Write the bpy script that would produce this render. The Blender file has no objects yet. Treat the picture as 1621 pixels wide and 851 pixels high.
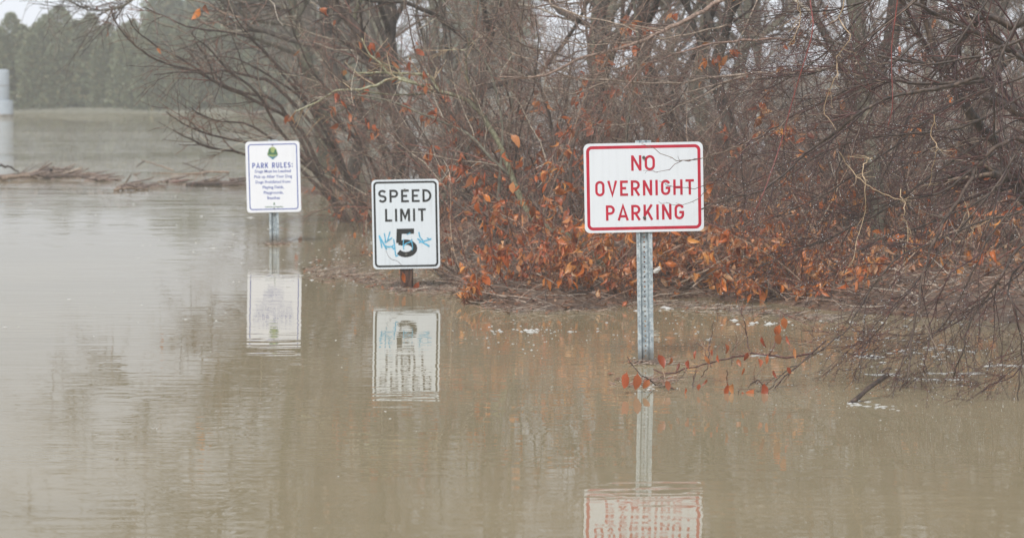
import bpy, math, random
import numpy as np
from mathutils import Vector, Matrix

R = math.radians
ORD = ['leftmost', 'second from left', 'third from left', 'fourth from left', 'fifth from left', 'sixth from left', 'seventh from left', 'eighth from left', 'ninth from left', 'tenth from left', 'eleventh from left', 'twelfth from left']
S = bpy.context.scene
COL = S.collection
rng = np.random.default_rng(7)
random.seed(7)

# ------------------------------------------------------------------ camera
H = 1.56                       # eye height above the flood water
FPX = 4284.0                   # focal length in pixels of the 1621 px wide photo
PITCH = math.atan(331.5 / FPX)
cam_d = bpy.data.cameras.new('camera')
cam = bpy.data.objects.new('camera', cam_d)
COL.objects.link(cam)
cam.location = (0, 0, H)
cam.rotation_euler = (math.pi / 2 - PITCH, 0, 0)
cam_d.sensor_width = 36
cam_d.lens = FPX / 1621 * 36
cam_d.clip_start = 0.1
cam_d.clip_end = 1500
cam_d.dof.use_dof = True
cam_d.dof.focus_distance = 14.0
cam_d.dof.aperture_fstop = 5.0
S.camera = cam

# ------------------------------------------------------------------ world, sun, exposure
SUN_EL, SUN_AZ = 46, 200       # azimuth clockwise from +Y: behind the camera, a little left
w = bpy.data.worlds.new('World')
S.world = w
w.use_nodes = True
nt = w.node_tree
bg = nt.nodes['Background']
sky = nt.nodes.new('ShaderNodeTexSky')
sky.sky_type = 'NISHITA'
sky.sun_disc = False
sky.sun_elevation = R(SUN_EL)
sky.sun_rotation = R(SUN_AZ)
sky.dust_density = 1.0
sky.air_density = 1.2
hs = nt.nodes.new('ShaderNodeHueSaturation')
hs.inputs['Saturation'].default_value = 0.12
nt.links.new(sky.outputs[0], hs.inputs['Color'])
cl = nt.nodes.new('ShaderNodeMix')          # even cloud cover over the clear sky
cl.data_type = 'RGBA'
cl.inputs[0].default_value = 0.9
cl.inputs[7].default_value = (4.9, 5.2, 5.75, 1)
nt.links.new(hs.outputs[0], cl.inputs[6])
geo = nt.nodes.new('ShaderNodeTexCoord')     # cloud deck thins and brightens towards the horizon, all round
sx = nt.nodes.new('ShaderNodeSeparateXYZ')
nt.links.new(geo.outputs['Generated'], sx.inputs[0])
cr_ = nt.nodes.new('ShaderNodeValToRGB')
cr_.color_ramp.elements[0].position = 0.02
cr_.color_ramp.elements[0].color = (1, 1, 1, 1)
cr_.color_ramp.elements[1].position = 0.2
cr_.color_ramp.elements[1].color = (.48, .48, .48, 1)
e_ = cr_.color_ramp.elements.new(0.06)
e_.color = (.57, .57, .57, 1)
e_ = cr_.color_ramp.elements.new(0.8)
e_.color = (.60, .60, .60, 1)
nt.links.new(sx.outputs['Z'], cr_.inputs[0])
ml = nt.nodes.new('ShaderNodeVectorMath')
ml.operation = 'MULTIPLY'
nt.links.new(cl.outputs[2], ml.inputs[0])
nt.links.new(cr_.outputs[0], ml.inputs[1])
nt.links.new(ml.outputs[0], bg.inputs['Color'])
bg.inputs['Strength'].default_value = 0.15
sl = bpy.data.lights.new('sun', 'SUN')
sl.energy = 2.5
sl.angle = R(24)
sl.color = (1.0, 0.985, 0.965)
so = bpy.data.objects.new('sun', sl)
COL.objects.link(so)
so.rotation_euler = (R(90 - SUN_EL), 0, R(180 - SUN_AZ) + math.pi * 0)
_d = Vector((math.sin(R(SUN_AZ)) * math.cos(R(SUN_EL)), math.cos(R(SUN_AZ)) * math.cos(R(SUN_EL)), math.sin(R(SUN_EL))))
so.rotation_mode = 'QUATERNION'
so.rotation_quaternion = (-_d).to_track_quat('-Z', 'Y')
so.location = _d * 30
S.view_settings.view_transform = 'Standard'
S.view_settings.look = 'None'
S.view_settings.exposure = 0.5
S.view_settings.gamma = 1
S.cycles.use_denoising = True
S.cycles.max_bounces = 6
S.cycles.volume_bounces = 2
S.cycles.transparent_max_bounces = 8

# ------------------------------------------------------------------ helpers
_f = np.array([0, math.cos(PITCH), -math.sin(PITCH)])
_u = np.array([0, math.sin(PITCH), math.cos(PITCH)])


def ray(px, py):
    return _f + np.array([1.0, 0, 0]) * ((px - 810.5) / FPX) + _u * ((425.5 - py) / FPX)


def W(px, py, d):              # point seen at photo pixel px,py at distance d along Y
    r = ray(px, py)
    return np.array([0, 0, H]) + r * (d / r[1])


def WL(px, py, z=0.0):         # point on the level z
    r = ray(px, py)
    return np.array([0, 0, H]) + r * ((z - H) / r[2])


def props(o, label=None, cat=None, group=None, kind=None):
    if label: o['label'] = label
    if cat: o['category'] = cat
    if group: o['group'] = group
    if kind: o['kind'] = kind
    return o


def thing(name, loc, label, cat, group=None):
    o = bpy.data.objects.new(name, None)
    COL.objects.link(o)
    o.location = Vector([float(v) for v in loc])
    o.empty_display_size = 0.1
    return props(o, label, cat, group)


def obj(name, me, parent=None, kind=None, origin=None, label=None):
    """link mesh; vertices are world coordinates when origin is given as parent's location"""
    o = bpy.data.objects.new(name, me)
    COL.objects.link(o)
    if parent is not None:
        o.parent = parent
        if origin == 'world':
            o.location = -parent.location
    return props(o, label, None, None, kind)


def mesh_np(name, V, F, m, smooth=True):
    """F: (n,k) array of faces of equal size"""
    me = bpy.data.meshes.new(name)
    V = np.asarray(V, np.float32)
    F = np.asarray(F, np.int32)
    me.vertices.add(len(V))
    me.vertices.foreach_set('co', V.ravel())
    k = F.shape[1]
    me.loops.add(F.size)
    me.loops.foreach_set('vertex_index', F.ravel())
    me.polygons.add(len(F))
    me.polygons.foreach_set('loop_start', np.arange(0, F.size, k, dtype=np.int32))
    me.polygons.foreach_set('use_smooth', np.full(len(F), smooth))
    me.update(calc_edges=True)
    me.materials.append(m)
    return me


def mesh_pd(name, V, F, m, smooth=False):
    me = bpy.data.meshes.new(name)
    me.from_pydata([tuple(map(float, v)) for v in V], [], F)
    if smooth:
        for p in me.polygons: p.use_smooth = True
    me.update()
    me.materials.append(m)
    return me


def nrm(a):
    return a / np.maximum(np.linalg.norm(a, axis=-1, keepdims=True), 1e-9)


def tubes(P, Rd, sides):
    """P (N,k,3), Rd (N,k) -> verts, quads"""
    N, k, _ = P.shape
    T = nrm(np.gradient(P, axis=1))
    mean = nrm(P[:, -1] - P[:, 0] + 1e-6)
    ref = np.zeros((N, 3))
    ref[np.arange(N), np.argmin(np.abs(mean), axis=1)] = 1
    A = nrm(np.cross(T, ref[:, None, :]))
    B = np.cross(T, A)
    an = np.arange(sides) * 2 * math.pi / sides
    V = P[:, :, None, :] + Rd[:, :, None, None] * (A[:, :, None, :] * np.cos(an)[None, None, :, None] + B[:, :, None, :] * np.sin(an)[None, None, :, None])
    V = V.reshape(-1, 3)
    base = (np.arange(N)[:, None, None] * k + np.arange(k - 1)[None, :, None]) * sides
    s = np.arange(sides)[None, None, :]
    s2 = (s + 1) % sides
    F = np.stack([base + s, base + s2, base + sides + s2, base + sides + s], -1).reshape(-1, 4)
    return V, F


def merge(parts):
    Vs, Fs, n = [], [], 0
    for V, F in parts:
        Vs.append(V); Fs.append(F + n); n += len(V)
    return np.concatenate(Vs), np.concatenate(Fs)


def resample(pts, k, rg=None, wig=0.0):
    """smooth Catmull-Rom through pts, k points"""
    p = np.asarray(pts, float)
    if len(p) == 2: p = np.array([p[0], (p[0] + p[1]) / 2, p[1]])
    q = np.concatenate([[2 * p[0] - p[1]], p, [2 * p[-1] - p[-2]]])
    n = len(p) - 1
    ts = np.linspace(0, n - 1e-6, k)
    i = ts.astype(int)
    t = (ts - i)[:, None]
    a, b, c, d = q[i], q[i + 1], q[i + 2], q[i + 3]
    out = 0.5 * ((2 * b) + (c - a) * t + (2 * a - 5 * b + 4 * c - d) * t * t + (3 * b - a - 3 * c + d) * t ** 3)
    if wig and rg is not None:
        out[1:] += rg.normal(0, wig, (k - 1, 3))
    return out


def spawn(P, Rd, n, tr, ang, L, k, rr, rtip, wander, grav, rg, taperlen=0.5, rmax=9, bias=None, biasw=0.0):
    """children twigs for a batch of polylines: returns P2,R2"""
    N, K, _ = P.shape
    idx = np.repeat(np.arange(N), n)
    if float(n) != int(n) or True:
        M = len(idx)
    t = rg.uniform(tr[0], tr[1], M)
    f = t * (K - 1)
    i = np.minimum(f.astype(int), K - 2)
    u = (f - i)[:, None]
    A, B = P[idx, i], P[idx, i + 1]
    base = A * (1 - u) + B * u
    T = nrm(B - A)
    rad = Rd[idx, i] * (1 - u[:, 0]) + Rd[idx, i + 1] * u[:, 0]
    per = rg.normal(size=(M, 3))
    per = nrm(per - (per * T).sum(-1, keepdims=True) * T)
    a = rg.uniform(ang[0], ang[1], M)[:, None]
    D = nrm(np.cos(a) * T + np.sin(a) * per)
    if bias is not None: D = nrm(D + np.asarray(bias) * biasw)
    ln = rg.uniform(L[0], L[1], M) * (1 - taperlen * t)
    out = np.zeros((M, k, 3))
    out[:, 0] = base
    step = (ln / (k - 1))[:, None]
    g = np.array([0, 0, 1.0]) * grav
    for j in range(1, k):
        D = nrm(D + rg.normal(size=(M, 3)) * wander + g)
        out[:, j] = out[:, j - 1] + D * step
    r0 = np.minimum(rad * rr, rmax)
    r0 = np.maximum(r0, rtip)
    s = np.linspace(0, 1, k)[None]
    R2 = r0[:, None] * (1 - s) + rtip * s
    return out, R2


# ------------------------------------------------------------------ materials
def mat(name, build):
    m = bpy.data.materials.new(name)
    m.use_nodes = True
    n = m.node_tree
    n.nodes.clear()
    out = n.nodes.new('ShaderNodeOutputMaterial')
    build(n, out)
    return m


def nd(n, t, **kw):
    x = n.nodes.new(t)
    for k, v in kw.items():
        if k.startswith('i_'):
            x.inputs[k[2:].replace('_', ' ')].default_value = v
        else:
            setattr(x, k, v)
    return x


def ramp(n, stops, src, interp='LINEAR'):
    r = n.nodes.new('ShaderNodeValToRGB')
    e = r.color_ramp
    e.interpolation = interp
    while len(e.elements) < len(stops): e.elements.new(0.5)
    for el, (p, c) in zip(e.elements, stops):
        el.position = p
        el.color = (*c, 1)
    n.links.new(src, r.inputs[0])
    return r.outputs[0]


def rand01(n, mul=1.0):
    oi = nd(n, 'ShaderNodeObjectInfo')
    ge = nd(n, 'ShaderNodeNewGeometry')
    a = nd(n, 'ShaderNodeMath', operation='ADD')
    n.links.new(oi.outputs['Random'], a.inputs[0])
    n.links.new(ge.outputs['Random Per Island'], a.inputs[1])
    f = nd(n, 'ShaderNodeMath', operation='FRACT')
    n.links.new(a.outputs[0], f.inputs[0])
    return f.outputs[0]


def twig_mat(name, stops, rough=0.6, noise=60, amp=0.5):
    def b(n, out):
        r = rand01(n)
        c = ramp(n, stops, r)
        tc = nd(n, 'ShaderNodeTexCoord')
        no = nd(n, 'ShaderNodeTexNoise')
        no.inputs['Scale'].default_value = noise
        n.links.new(tc.outputs['Object'], no.inputs['Vector'])
        mr = nd(n, 'ShaderNodeMapRange')
        mr.inputs['From Min'].default_value = .3
        mr.inputs['From Max'].default_value = .7
        mr.inputs['To Min'].default_value = 1 - amp
        mr.inputs['To Max'].default_value = 1 + amp
        n.links.new(no.outputs['Fac'], mr.inputs['Value'])
        mx = nd(n, 'ShaderNodeVectorMath', operation='SCALE')
        n.links.new(c, mx.inputs[0])
        n.links.new(mr.outputs[0], mx.inputs['Scale'])
        p = nd(n, 'ShaderNodeBsdfPrincipled')
        n.links.new(mx.outputs[0], p.inputs['Base Color'])
        p.inputs['Roughness'].default_value = rough
        n.links.new(p.outputs[0], out.inputs[0])
    return mat(name, b)


def bark_mat(name, c1, c2, c3, scale=30, zs=0.25, rough=.85, bump=.01):
    def b(n, out):
        tc = nd(n, 'ShaderNodeTexCoord')
        mp = nd(n, 'ShaderNodeMapping')
        mp.inputs['Scale'].default_value = (1, 1, zs)
        n.links.new(tc.outputs['Object'], mp.inputs[0])
        no = nd(n, 'ShaderNodeTexNoise')
        no.inputs['Scale'].default_value = scale
        no.inputs['Detail'].default_value = 6
        no.inputs['Roughness'].default_value = .65
        n.links.new(mp.outputs[0], no.inputs['Vector'])
        c = ramp(n, [(.32, c1), (.5, c2), (.68, c3)], no.outputs['Fac'])
        p = nd(n, 'ShaderNodeBsdfPrincipled')
        n.links.new(c, p.inputs['Base Color'])
        p.inputs['Roughness'].default_value = rough
        bu = nd(n, 'ShaderNodeBump')
        bu.inputs['Distance'].default_value = bump
        n.links.new(no.outputs['Fac'], bu.inputs['Height'])
        n.links.new(bu.outputs[0], p.inputs['Normal'])
        n.links.new(p.outputs[0], out.inputs[0])
    return mat(name, b)


def plain_mat(name, c, rough=.5, metal=0, var=.12, scale=40, spec=.5):
    def b(n, out):
        tc = nd(n, 'ShaderNodeTexCoord')
        no = nd(n, 'ShaderNodeTexNoise')
        no.inputs['Scale'].default_value = scale
        no.inputs['Detail'].default_value = 5
        n.links.new(tc.outputs['Object'], no.inputs['Vector'])
        lo = tuple(v * (1 - var) for v in c)
        hi = tuple(min(1, v * (1 + var)) for v in c)
        cc = ramp(n, [(.35, lo), (.65, hi)], no.outputs['Fac'])
        p = nd(n, 'ShaderNodeBsdfPrincipled')
        n.links.new(cc, p.inputs['Base Color'])
        p.inputs['Roughness'].default_value = rough
        p.inputs['Metallic'].default_value = metal
        p.inputs['Specular IOR Level'].default_value = spec
        n.links.new(p.outputs[0], out.inputs[0])
    return mat(name, b)


def leaf_mat(name, stops, trans=.3):
    def b(n, out):
        r = rand01(n)
        c = ramp(n, stops, r)
        tc = nd(n, 'ShaderNodeTexCoord')
        no = nd(n, 'ShaderNodeTexNoise')
        no.inputs['Scale'].default_value = 60
        no.inputs['Detail'].default_value = 4
        n.links.new(tc.outputs['Object'], no.inputs['Vector'])
        mr = nd(n, 'ShaderNodeMapRange')
        mr.inputs['From Min'].default_value = .35
        mr.inputs['From Max'].default_value = .65
        mr.inputs['To Min'].default_value = .6
        mr.inputs['To Max'].default_value = 1.25
        n.links.new(no.outputs['Fac'], mr.inputs['Value'])
        mx = nd(n, 'ShaderNodeVectorMath', operation='SCALE')
        n.links.new(c, mx.inputs[0])
        n.links.new(mr.outputs[0], mx.inputs['Scale'])
        p = nd(n, 'ShaderNodeBsdfPrincipled')
        n.links.new(mx.outputs[0], p.inputs['Base Color'])
        p.inputs['Roughness'].default_value = .38
        tr = nd(n, 'ShaderNodeBsdfTranslucent')
        n.links.new(mx.outputs[0], tr.inputs['Color'])
        ms = nd(n, 'ShaderNodeMixShader')
        ms.inputs[0].default_value = trans
        n.links.new(p.outputs[0], ms.inputs[1])
        n.links.new(tr.outputs[0], ms.inputs[2])
        n.links.new(ms.outputs[0], out.inputs[0])
    return mat(name, b)


M = {}
M['twig_thicket'] = twig_mat('thicket_twigs', [(0, (.26, .18, .13)), (.2, (.05, .034, .028)), (.45, (.20, .145, .11)), (.65, (.26, .11, .075)), (.8, (.06, .042, .035)), (.92, (.40, .33, .25)), (1, (.62, .54, .43))])
M['twig_near'] = twig_mat('wet_purple_twigs', [(0, (.035, .015, .016)), (.35, (.075, .028, .027)), (.6, (.14, .05, .04)), (.8, (.05, .03, .026)), (1, (.26, .19, .14))], rough=.5)
M['twig_arch'] = twig_mat('tan_brown_twigs', [(0, (.24, .17, .13)), (.5, (.15, .105, .085)), (.8, (.36, .28, .21)), (1, (.2, .10, .08))], rough=.5)
M['twig_far'] = twig_mat('far_twigs', [(0, (.15, .125, .105)), (.4, (.08, .062, .052)), (.75, (.20, .15, .115)), (1, (.30, .25, .2))], noise=8)
M['twig_red'] = twig_mat('reddish_twigs', [(0, (.26, .10, .07)), (.35, (.12, .07, .055)), (.7, (.34, .19, .13)), (1, (.46, .36, .26))], rough=.5)
M['tan'] = twig_mat('tan_vine', [(0, (.42, .29, .17)), (1, (.55, .42, .27))], noise=30, amp=.3)
M['straw'] = twig_mat('mixed_dead_sticks', [(0, (.40, .33, .26)), (.25, (.14, .10, .08)), (.5, (.28, .16, .11)), (.75, (.5, .42, .34)), (1, (.1, .07, .06))], noise=30)
M['cane'] = plain_mat('red_cane', (.25, .055, .045), .35, var=.3, scale=20)
M['bark_grey'] = bark_mat('grey_bark', (.06, .052, .036), (.13, .118, .085), (.23, .22, .16), 26)
M['bark_brown'] = bark_mat('brown_bark', (.03, .022, .018), (.09, .06, .045), (.17, .12, .09), 30)
M['bark_dark'] = bark_mat('dark_wet_bark', (.015, .011, .009), (.06, .038, .028), (.16, .11, .08), 34, rough=.45)
M['lichen'] = bark_mat('lichen_bark', (.14, .13, .07), (.32, .31, .19), (.5, .5, .37), 45)
M['moss'] = bark_mat('mossy_bark', (.05, .05, .025), (.12, .11, .06), (.24, .23, .15), 38)
M['bark_moss'] = bark_mat('dark_mossy_bark', (.025, .024, .014), (.075, .07, .042), (.19, .19, .13), 16)
M['bark_wood'] = bark_mat('dark_trunk_bark', (.02, .016, .012), (.06, .047, .036), (.14, .12, .095), 18)
M['dead'] = bark_mat('dead_stalk', (.13, .09, .06), (.30, .21, .15), (.46, .36, .27), 50)
M['rot'] = bark_mat('rotten_wood', (.02, .012, .01), (.075, .035, .022), (.16, .09, .06), 60, zs=.15, bump=.006)
LEAF = [(0, (.76, .24, .04)), (.18, (.48, .11, .03)), (.36, (.82, .36, .09)), (.5, (.20, .055, .028)), (.64, (.60, .15, .035)), (.78, (.72, .42, .22)), (.9, (.2, .06, .025)), (1, (.58, .23, .05))]
M['leaf'] = leaf_mat('orange_leaves', LEAF)
M['leaf_red'] = leaf_mat('red_leaves', [(0, (.58, .16, .05)), (.4, (.42, .10, .045)), (.7, (.64, .27, .10)), (1, (.32, .09, .045))])
M['leaf_wet'] = leaf_mat('wet_russet_leaves', [(0, (.50, .11, .035)), (.4, (.30, .06, .025)), (.7, (.58, .19, .06)), (1, (.20, .05, .025))])
M['leaf_dry'] = leaf_mat('dry_brown_leaves', [(0, (.52, .18, .06)), (.25, (.24, .09, .045)), (.5, (.62, .27, .10)), (.75, (.66, .46, .29)), (1, (.40, .11, .04))])
M['leaf_litter'] = leaf_mat('litter_leaves', [(0, (.20, .09, .05)), (.3, (.30, .13, .06)), (.5, (.14, .08, .05)), (.7, (.36, .24, .16)), (.88, (.3, .08, .04)), (1, (.42, .36, .30))], .1)
M['cedar'] = leaf_mat('evergreen_sprays', [(0, (.28, .32, .20)), (.35, (.34, .37, .23)), (.65, (.23, .28, .17)), (.85, (.34, .32, .18)), (1, (.42, .36, .20))], .4)


# ------------------------------------------------------------------ ground, water
SHORE = [WL(x, y)[:2] for x, y in [(1760, 500), (1621, 512), (1440, 500), (1300, 490), (1200, 476), (1130, 470), (1040, 472), (985, 482), (900, 492), (790, 488), (735, 470), (705, 440), (690, 400), (650, 360), (560, 322), (470, 292)]]
SHORE = [np.array([9.0, 13.0])] + SHORE + [np.array([-2.9, 33.0]), np.array([-.5, 26.5]), np.array([2.5, 23.6]), np.array([9, 23.0]), np.array([16, 22.0]), np.array([20, 12.0])]


def shore_dist(x, y):
    """signed distance, positive inland"""
    pts = np.array(SHORE)
    q = np.stack([x, y], -1)
    best = np.full(x.shape, 1e9)
    inside = np.zeros(x.shape, bool)
    n = len(pts)
    for i in range(n):
        a, b = pts[i], pts[(i + 1) % n]
        ab = b - a
        t = np.clip(((q - a) @ ab) / (ab @ ab), 0, 1)
        d = np.linalg.norm(q - (a + t[..., None] * ab), axis=-1)
        best = np.minimum(best, d)
        c = ((a[1] > y) != (b[1] > y)) & (x < (b[0] - a[0]) * (y - a[1]) / (b[1] - a[1] + 1e-12) + a[0])
        inside ^= c
    d = np.where(inside, best, -best)
    return np.maximum(d, y - (79 + .02 * np.abs(x) + .4 * np.sin(x * .35)))   # far shore of the river


def ground_z(x, y):
    x = np.asarray(x, float); y = np.asarray(y, float)
    d = shore_dist(x, y)
    lump = .035 * np.sin(x * 3.1 + y * 1.7) * np.sin(y * 2.3 - x * .8) + .02 * np.sin(x * 7.7 + 1) * np.sin(y * 6.1)
    far = np.clip((y - 60) / 60, 0, 1)
    z = np.where(d > 0, .02 + .12 * (1 - np.exp(-d / .6)) + .022 * np.clip(d, 0, 30) , np.maximum(-.8, d * .5))
    z = z * (1 - .3 * far) + lump * np.clip(.3 + np.abs(d) * .5, 0, 1)
    return z


def axis(lo, hi, n0, n1, step):
    a = np.arange(n0, n1, step)
    l, g = [n0], step
    while l[-1] > lo: g *= 1.25; l.append(l[-1] - g)
    r, g = [n1], step
    while r[-1] < hi: g *= 1.25; r.append(r[-1] + g)
    return np.concatenate([l[:0:-1], a, r])


gx = axis(-140, 140, -6, 6, .1)
gy = axis(-35, 145, 11, 40, .12)
GX, GY = np.meshgrid(gx, gy)
GZ = ground_z(GX, GY)
nx, ny = len(gx), len(gy)
idx = np.arange(nx * ny).reshape(ny, nx)
F = np.stack([idx[:-1, :-1], idx[:-1, 1:], idx[1:, 1:], idx[1:, :-1]], -1).reshape(-1, 4)


def b_ground(n, out):
    tc = nd(n, 'ShaderNodeTexCoord')
    no = nd(n, 'ShaderNodeTexNoise'); no.inputs['Scale'].default_value = 5; no.inputs['Detail'].default_value = 8
    n.links.new(tc.outputs['Object'], no.inputs['Vector'])
    vo = nd(n, 'ShaderNodeTexVoronoi'); vo.inputs['Scale'].default_value = 22
    n.links.new(tc.outputs['Object'], vo.inputs['Vector'])
    c1 = ramp(n, [(.3, (.05, .035, .025)), (.5, (.11, .075, .05)), (.7, (.19, .14, .10))], no.outputs['Fac'])
    sep = nd(n, 'ShaderNodeSeparateColor'); n.links.new(vo.outputs['Color'], sep.inputs[0])
    c2 = ramp(n, [(0, (.09, .05, .035)), (.4, (.2, .10, .055)), (.7, (.13, .09, .07)), (1, (.3, .21, .15))], sep.outputs[0])
    mx = nd(n, 'ShaderNodeMix', data_type='RGBA'); mx.inputs[0].default_value = .55
    n.links.new(c1, mx.inputs[6]); n.links.new(c2, mx.inputs[7])
    gy_ = nd(n, 'ShaderNodeSeparateXYZ'); n.links.new(tc.outputs['Object'], gy_.inputs[0])
    gm = nd(n, 'ShaderNodeMapRange'); gm.inputs['From Min'].default_value = 60; gm.inputs['From Max'].default_value = 66
    n.links.new(gy_.outputs['Y'], gm.inputs['Value'])
    gc = ramp(n, [(.35, (.17, .165, .12)), (.65, (.30, .29, .23))], no.outputs['Fac'])
    mg = nd(n, 'ShaderNodeMix', data_type='RGBA'); n.links.new(gm.outputs[0], mg.inputs[0]); n.links.new(mx.outputs[2], mg.inputs[6]); n.links.new(gc, mg.inputs[7])
    p = nd(n, 'ShaderNodeBsdfPrincipled'); p.inputs['Roughness'].default_value = .6
    n.links.new(mg.outputs[2], p.inputs['Base Color'])
    bu = nd(n, 'ShaderNodeBump'); bu.inputs['Distance'].default_value = .02
    n.links.new(vo.outputs['Distance'], bu.inputs['Height']); n.links.new(bu.outputs[0], p.inputs['Normal'])
    n.links.new(p.outputs[0], out.inputs[0])


props(obj('ground', mesh_np('ground', np.stack([GX, GY, GZ], -1).reshape(-1, 3), F, mat('wet_leafy_mud', b_ground))), kind='structure')


def b_water(n, out):
    tc = nd(n, 'ShaderNodeTexCoord')
    sep = nd(n, 'ShaderNodeSeparateXYZ'); n.links.new(tc.outputs['Object'], sep.inputs[0])

    def noise(sx, sy, det, rough=.5, dist=0.0):
        mp = nd(n, 'ShaderNodeMapping'); mp.inputs['Scale'].default_value = (sx, sy, 1)
        mp.inputs['Rotation'].default_value = (0, 0, R(4))
        n.links.new(tc.outputs['Object'], mp.inputs[0])
        no = nd(n, 'ShaderNodeTexNoise'); no.inputs['Scale'].default_value = 1; no.inputs['Detail'].default_value = det
        no.inputs['Roughness'].default_value = rough; no.inputs['Distortion'].default_value = dist
        n.links.new(mp.outputs[0], no.inputs['Vector'])
        return no.outputs['Fac']

    def mul(a, v):
        m = nd(n, 'ShaderNodeMath', operation='MULTIPLY')
        n.links.new(a, m.inputs[0])
        if isinstance(v, float): m.inputs[1].default_value = v
        else: n.links.new(v, m.inputs[1])
        return m.outputs[0]

    def add(a, b):
        m = nd(n, 'ShaderNodeMath', operation='ADD'); n.links.new(a, m.inputs[0]); n.links.new(b, m.inputs[1]); return m.outputs[0]

    fine = noise(4, 13, 1, .4, .3)
    mid = noise(1.1, 3.2, 2, .5, .2)
    patch = noise(.35, .5, 1)
    pr = nd(n, 'ShaderNodeMapRange'); pr.inputs['From Min'].default_value = .4; pr.inputs['From Max'].default_value = .62
    pr.inputs['To Min'].default_value = .55; pr.inputs['To Max'].default_value = 1.3
    n.links.new(patch, pr.inputs['Value'])
    # the river current beyond the signs is livelier
    cur = nd(n, 'ShaderNodeMapRange'); cur.interpolation_type = 'SMOOTHSTEP'
    cur.inputs['From Min'].default_value = 22; cur.inputs['From Max'].default_value = 42
    cur.inputs['To Min'].default_value = 0; cur.inputs['To Max'].default_value = 1
    n.links.new(sep.outputs['Y'], cur.inputs['Value'])
    big = noise(.8, 3.0, 2, .6)
    h = add(mul(mul(fine, pr.outputs[0]), .0008), mul(mid, .0015))
    gust = noise(.045, .17, 2, .5)
    gr = nd(n, 'ShaderNodeMapRange'); gr.inputs['From Min'].default_value = .42; gr.inputs['From Max'].default_value = .6
    gr.inputs['To Min'].default_value = .22; gr.inputs['To Max'].default_value = 1
    n.links.new(gust, gr.inputs['Value'])
    h = add(h, mul(mul(mul(big, cur.outputs[0]), gr.outputs[0]), .065))
    bu = nd(n, 'ShaderNodeBump'); bu.inputs['Strength'].default_value = 1; bu.inputs['Distance'].default_value = 1
    n.links.new(h, bu.inputs['Height'])
    silt = noise(.25, .5, 4, .6)
    c = ramp(n, [(.3, (.27, .225, .135)), (.7, (.33, .275, .17))], silt)
    p = nd(n, 'ShaderNodeBsdfPrincipled')
    n.links.new(c, p.inputs['Base Color'])
    p.inputs['Roughness'].default_value = .0
    p.inputs['IOR'].default_value = 1.33
    n.links.new(bu.outputs[0], p.inputs['Normal'])
    n.links.new(p.outputs[0], out.inputs[0])


wm = mesh_pd('water', [(-170, -48, 0), (170, -48, 0), (170, 170, 0), (-170, 170, 0)], [(0, 1, 2, 3)], mat('muddy_flood_water', b_water))
props(obj('water', wm), kind='structure')

# ------------------------------------------------------------------ haze
HZ0, HZ1 = -1.9, 13.2
hx, hy0, hy1 = 172, -50, 172


def b_haze(n, out):
    v = nd(n, 'ShaderNodeVolumePrincipled')
    v.inputs['Color'].default_value = (.97, .985, 1.0, 1)
    v.inputs['Density'].default_value = .0033
    v.inputs['Anisotropy'].default_value = .1
    n.links.new(v.outputs[0], out.inputs['Volume'])


hv = [(sx * hx, y, z) for z in (HZ0, HZ1) for sx, y in ((-1, hy0), (1, hy0), (1, hy1), (-1, hy1))]
props(obj('haze', mesh_pd('haze', hv, [(3, 2, 1, 0), (4, 5, 6, 7), (0, 1, 5, 4), (1, 2, 6, 5), (2, 3, 7, 6), (3, 0, 4, 7)], mat('mist', b_haze))), kind='stuff')


# ------------------------------------------------------------------ sign lettering (own stroke alphabet)
def arc(cx, cy, rx, ry, a0, a1, n=8):
    return [(cx + rx * math.cos(R(a0 + (a1 - a0) * i / n)), cy + ry * math.sin(R(a0 + (a1 - a0) * i / n))) for i in range(n + 1)]


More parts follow.
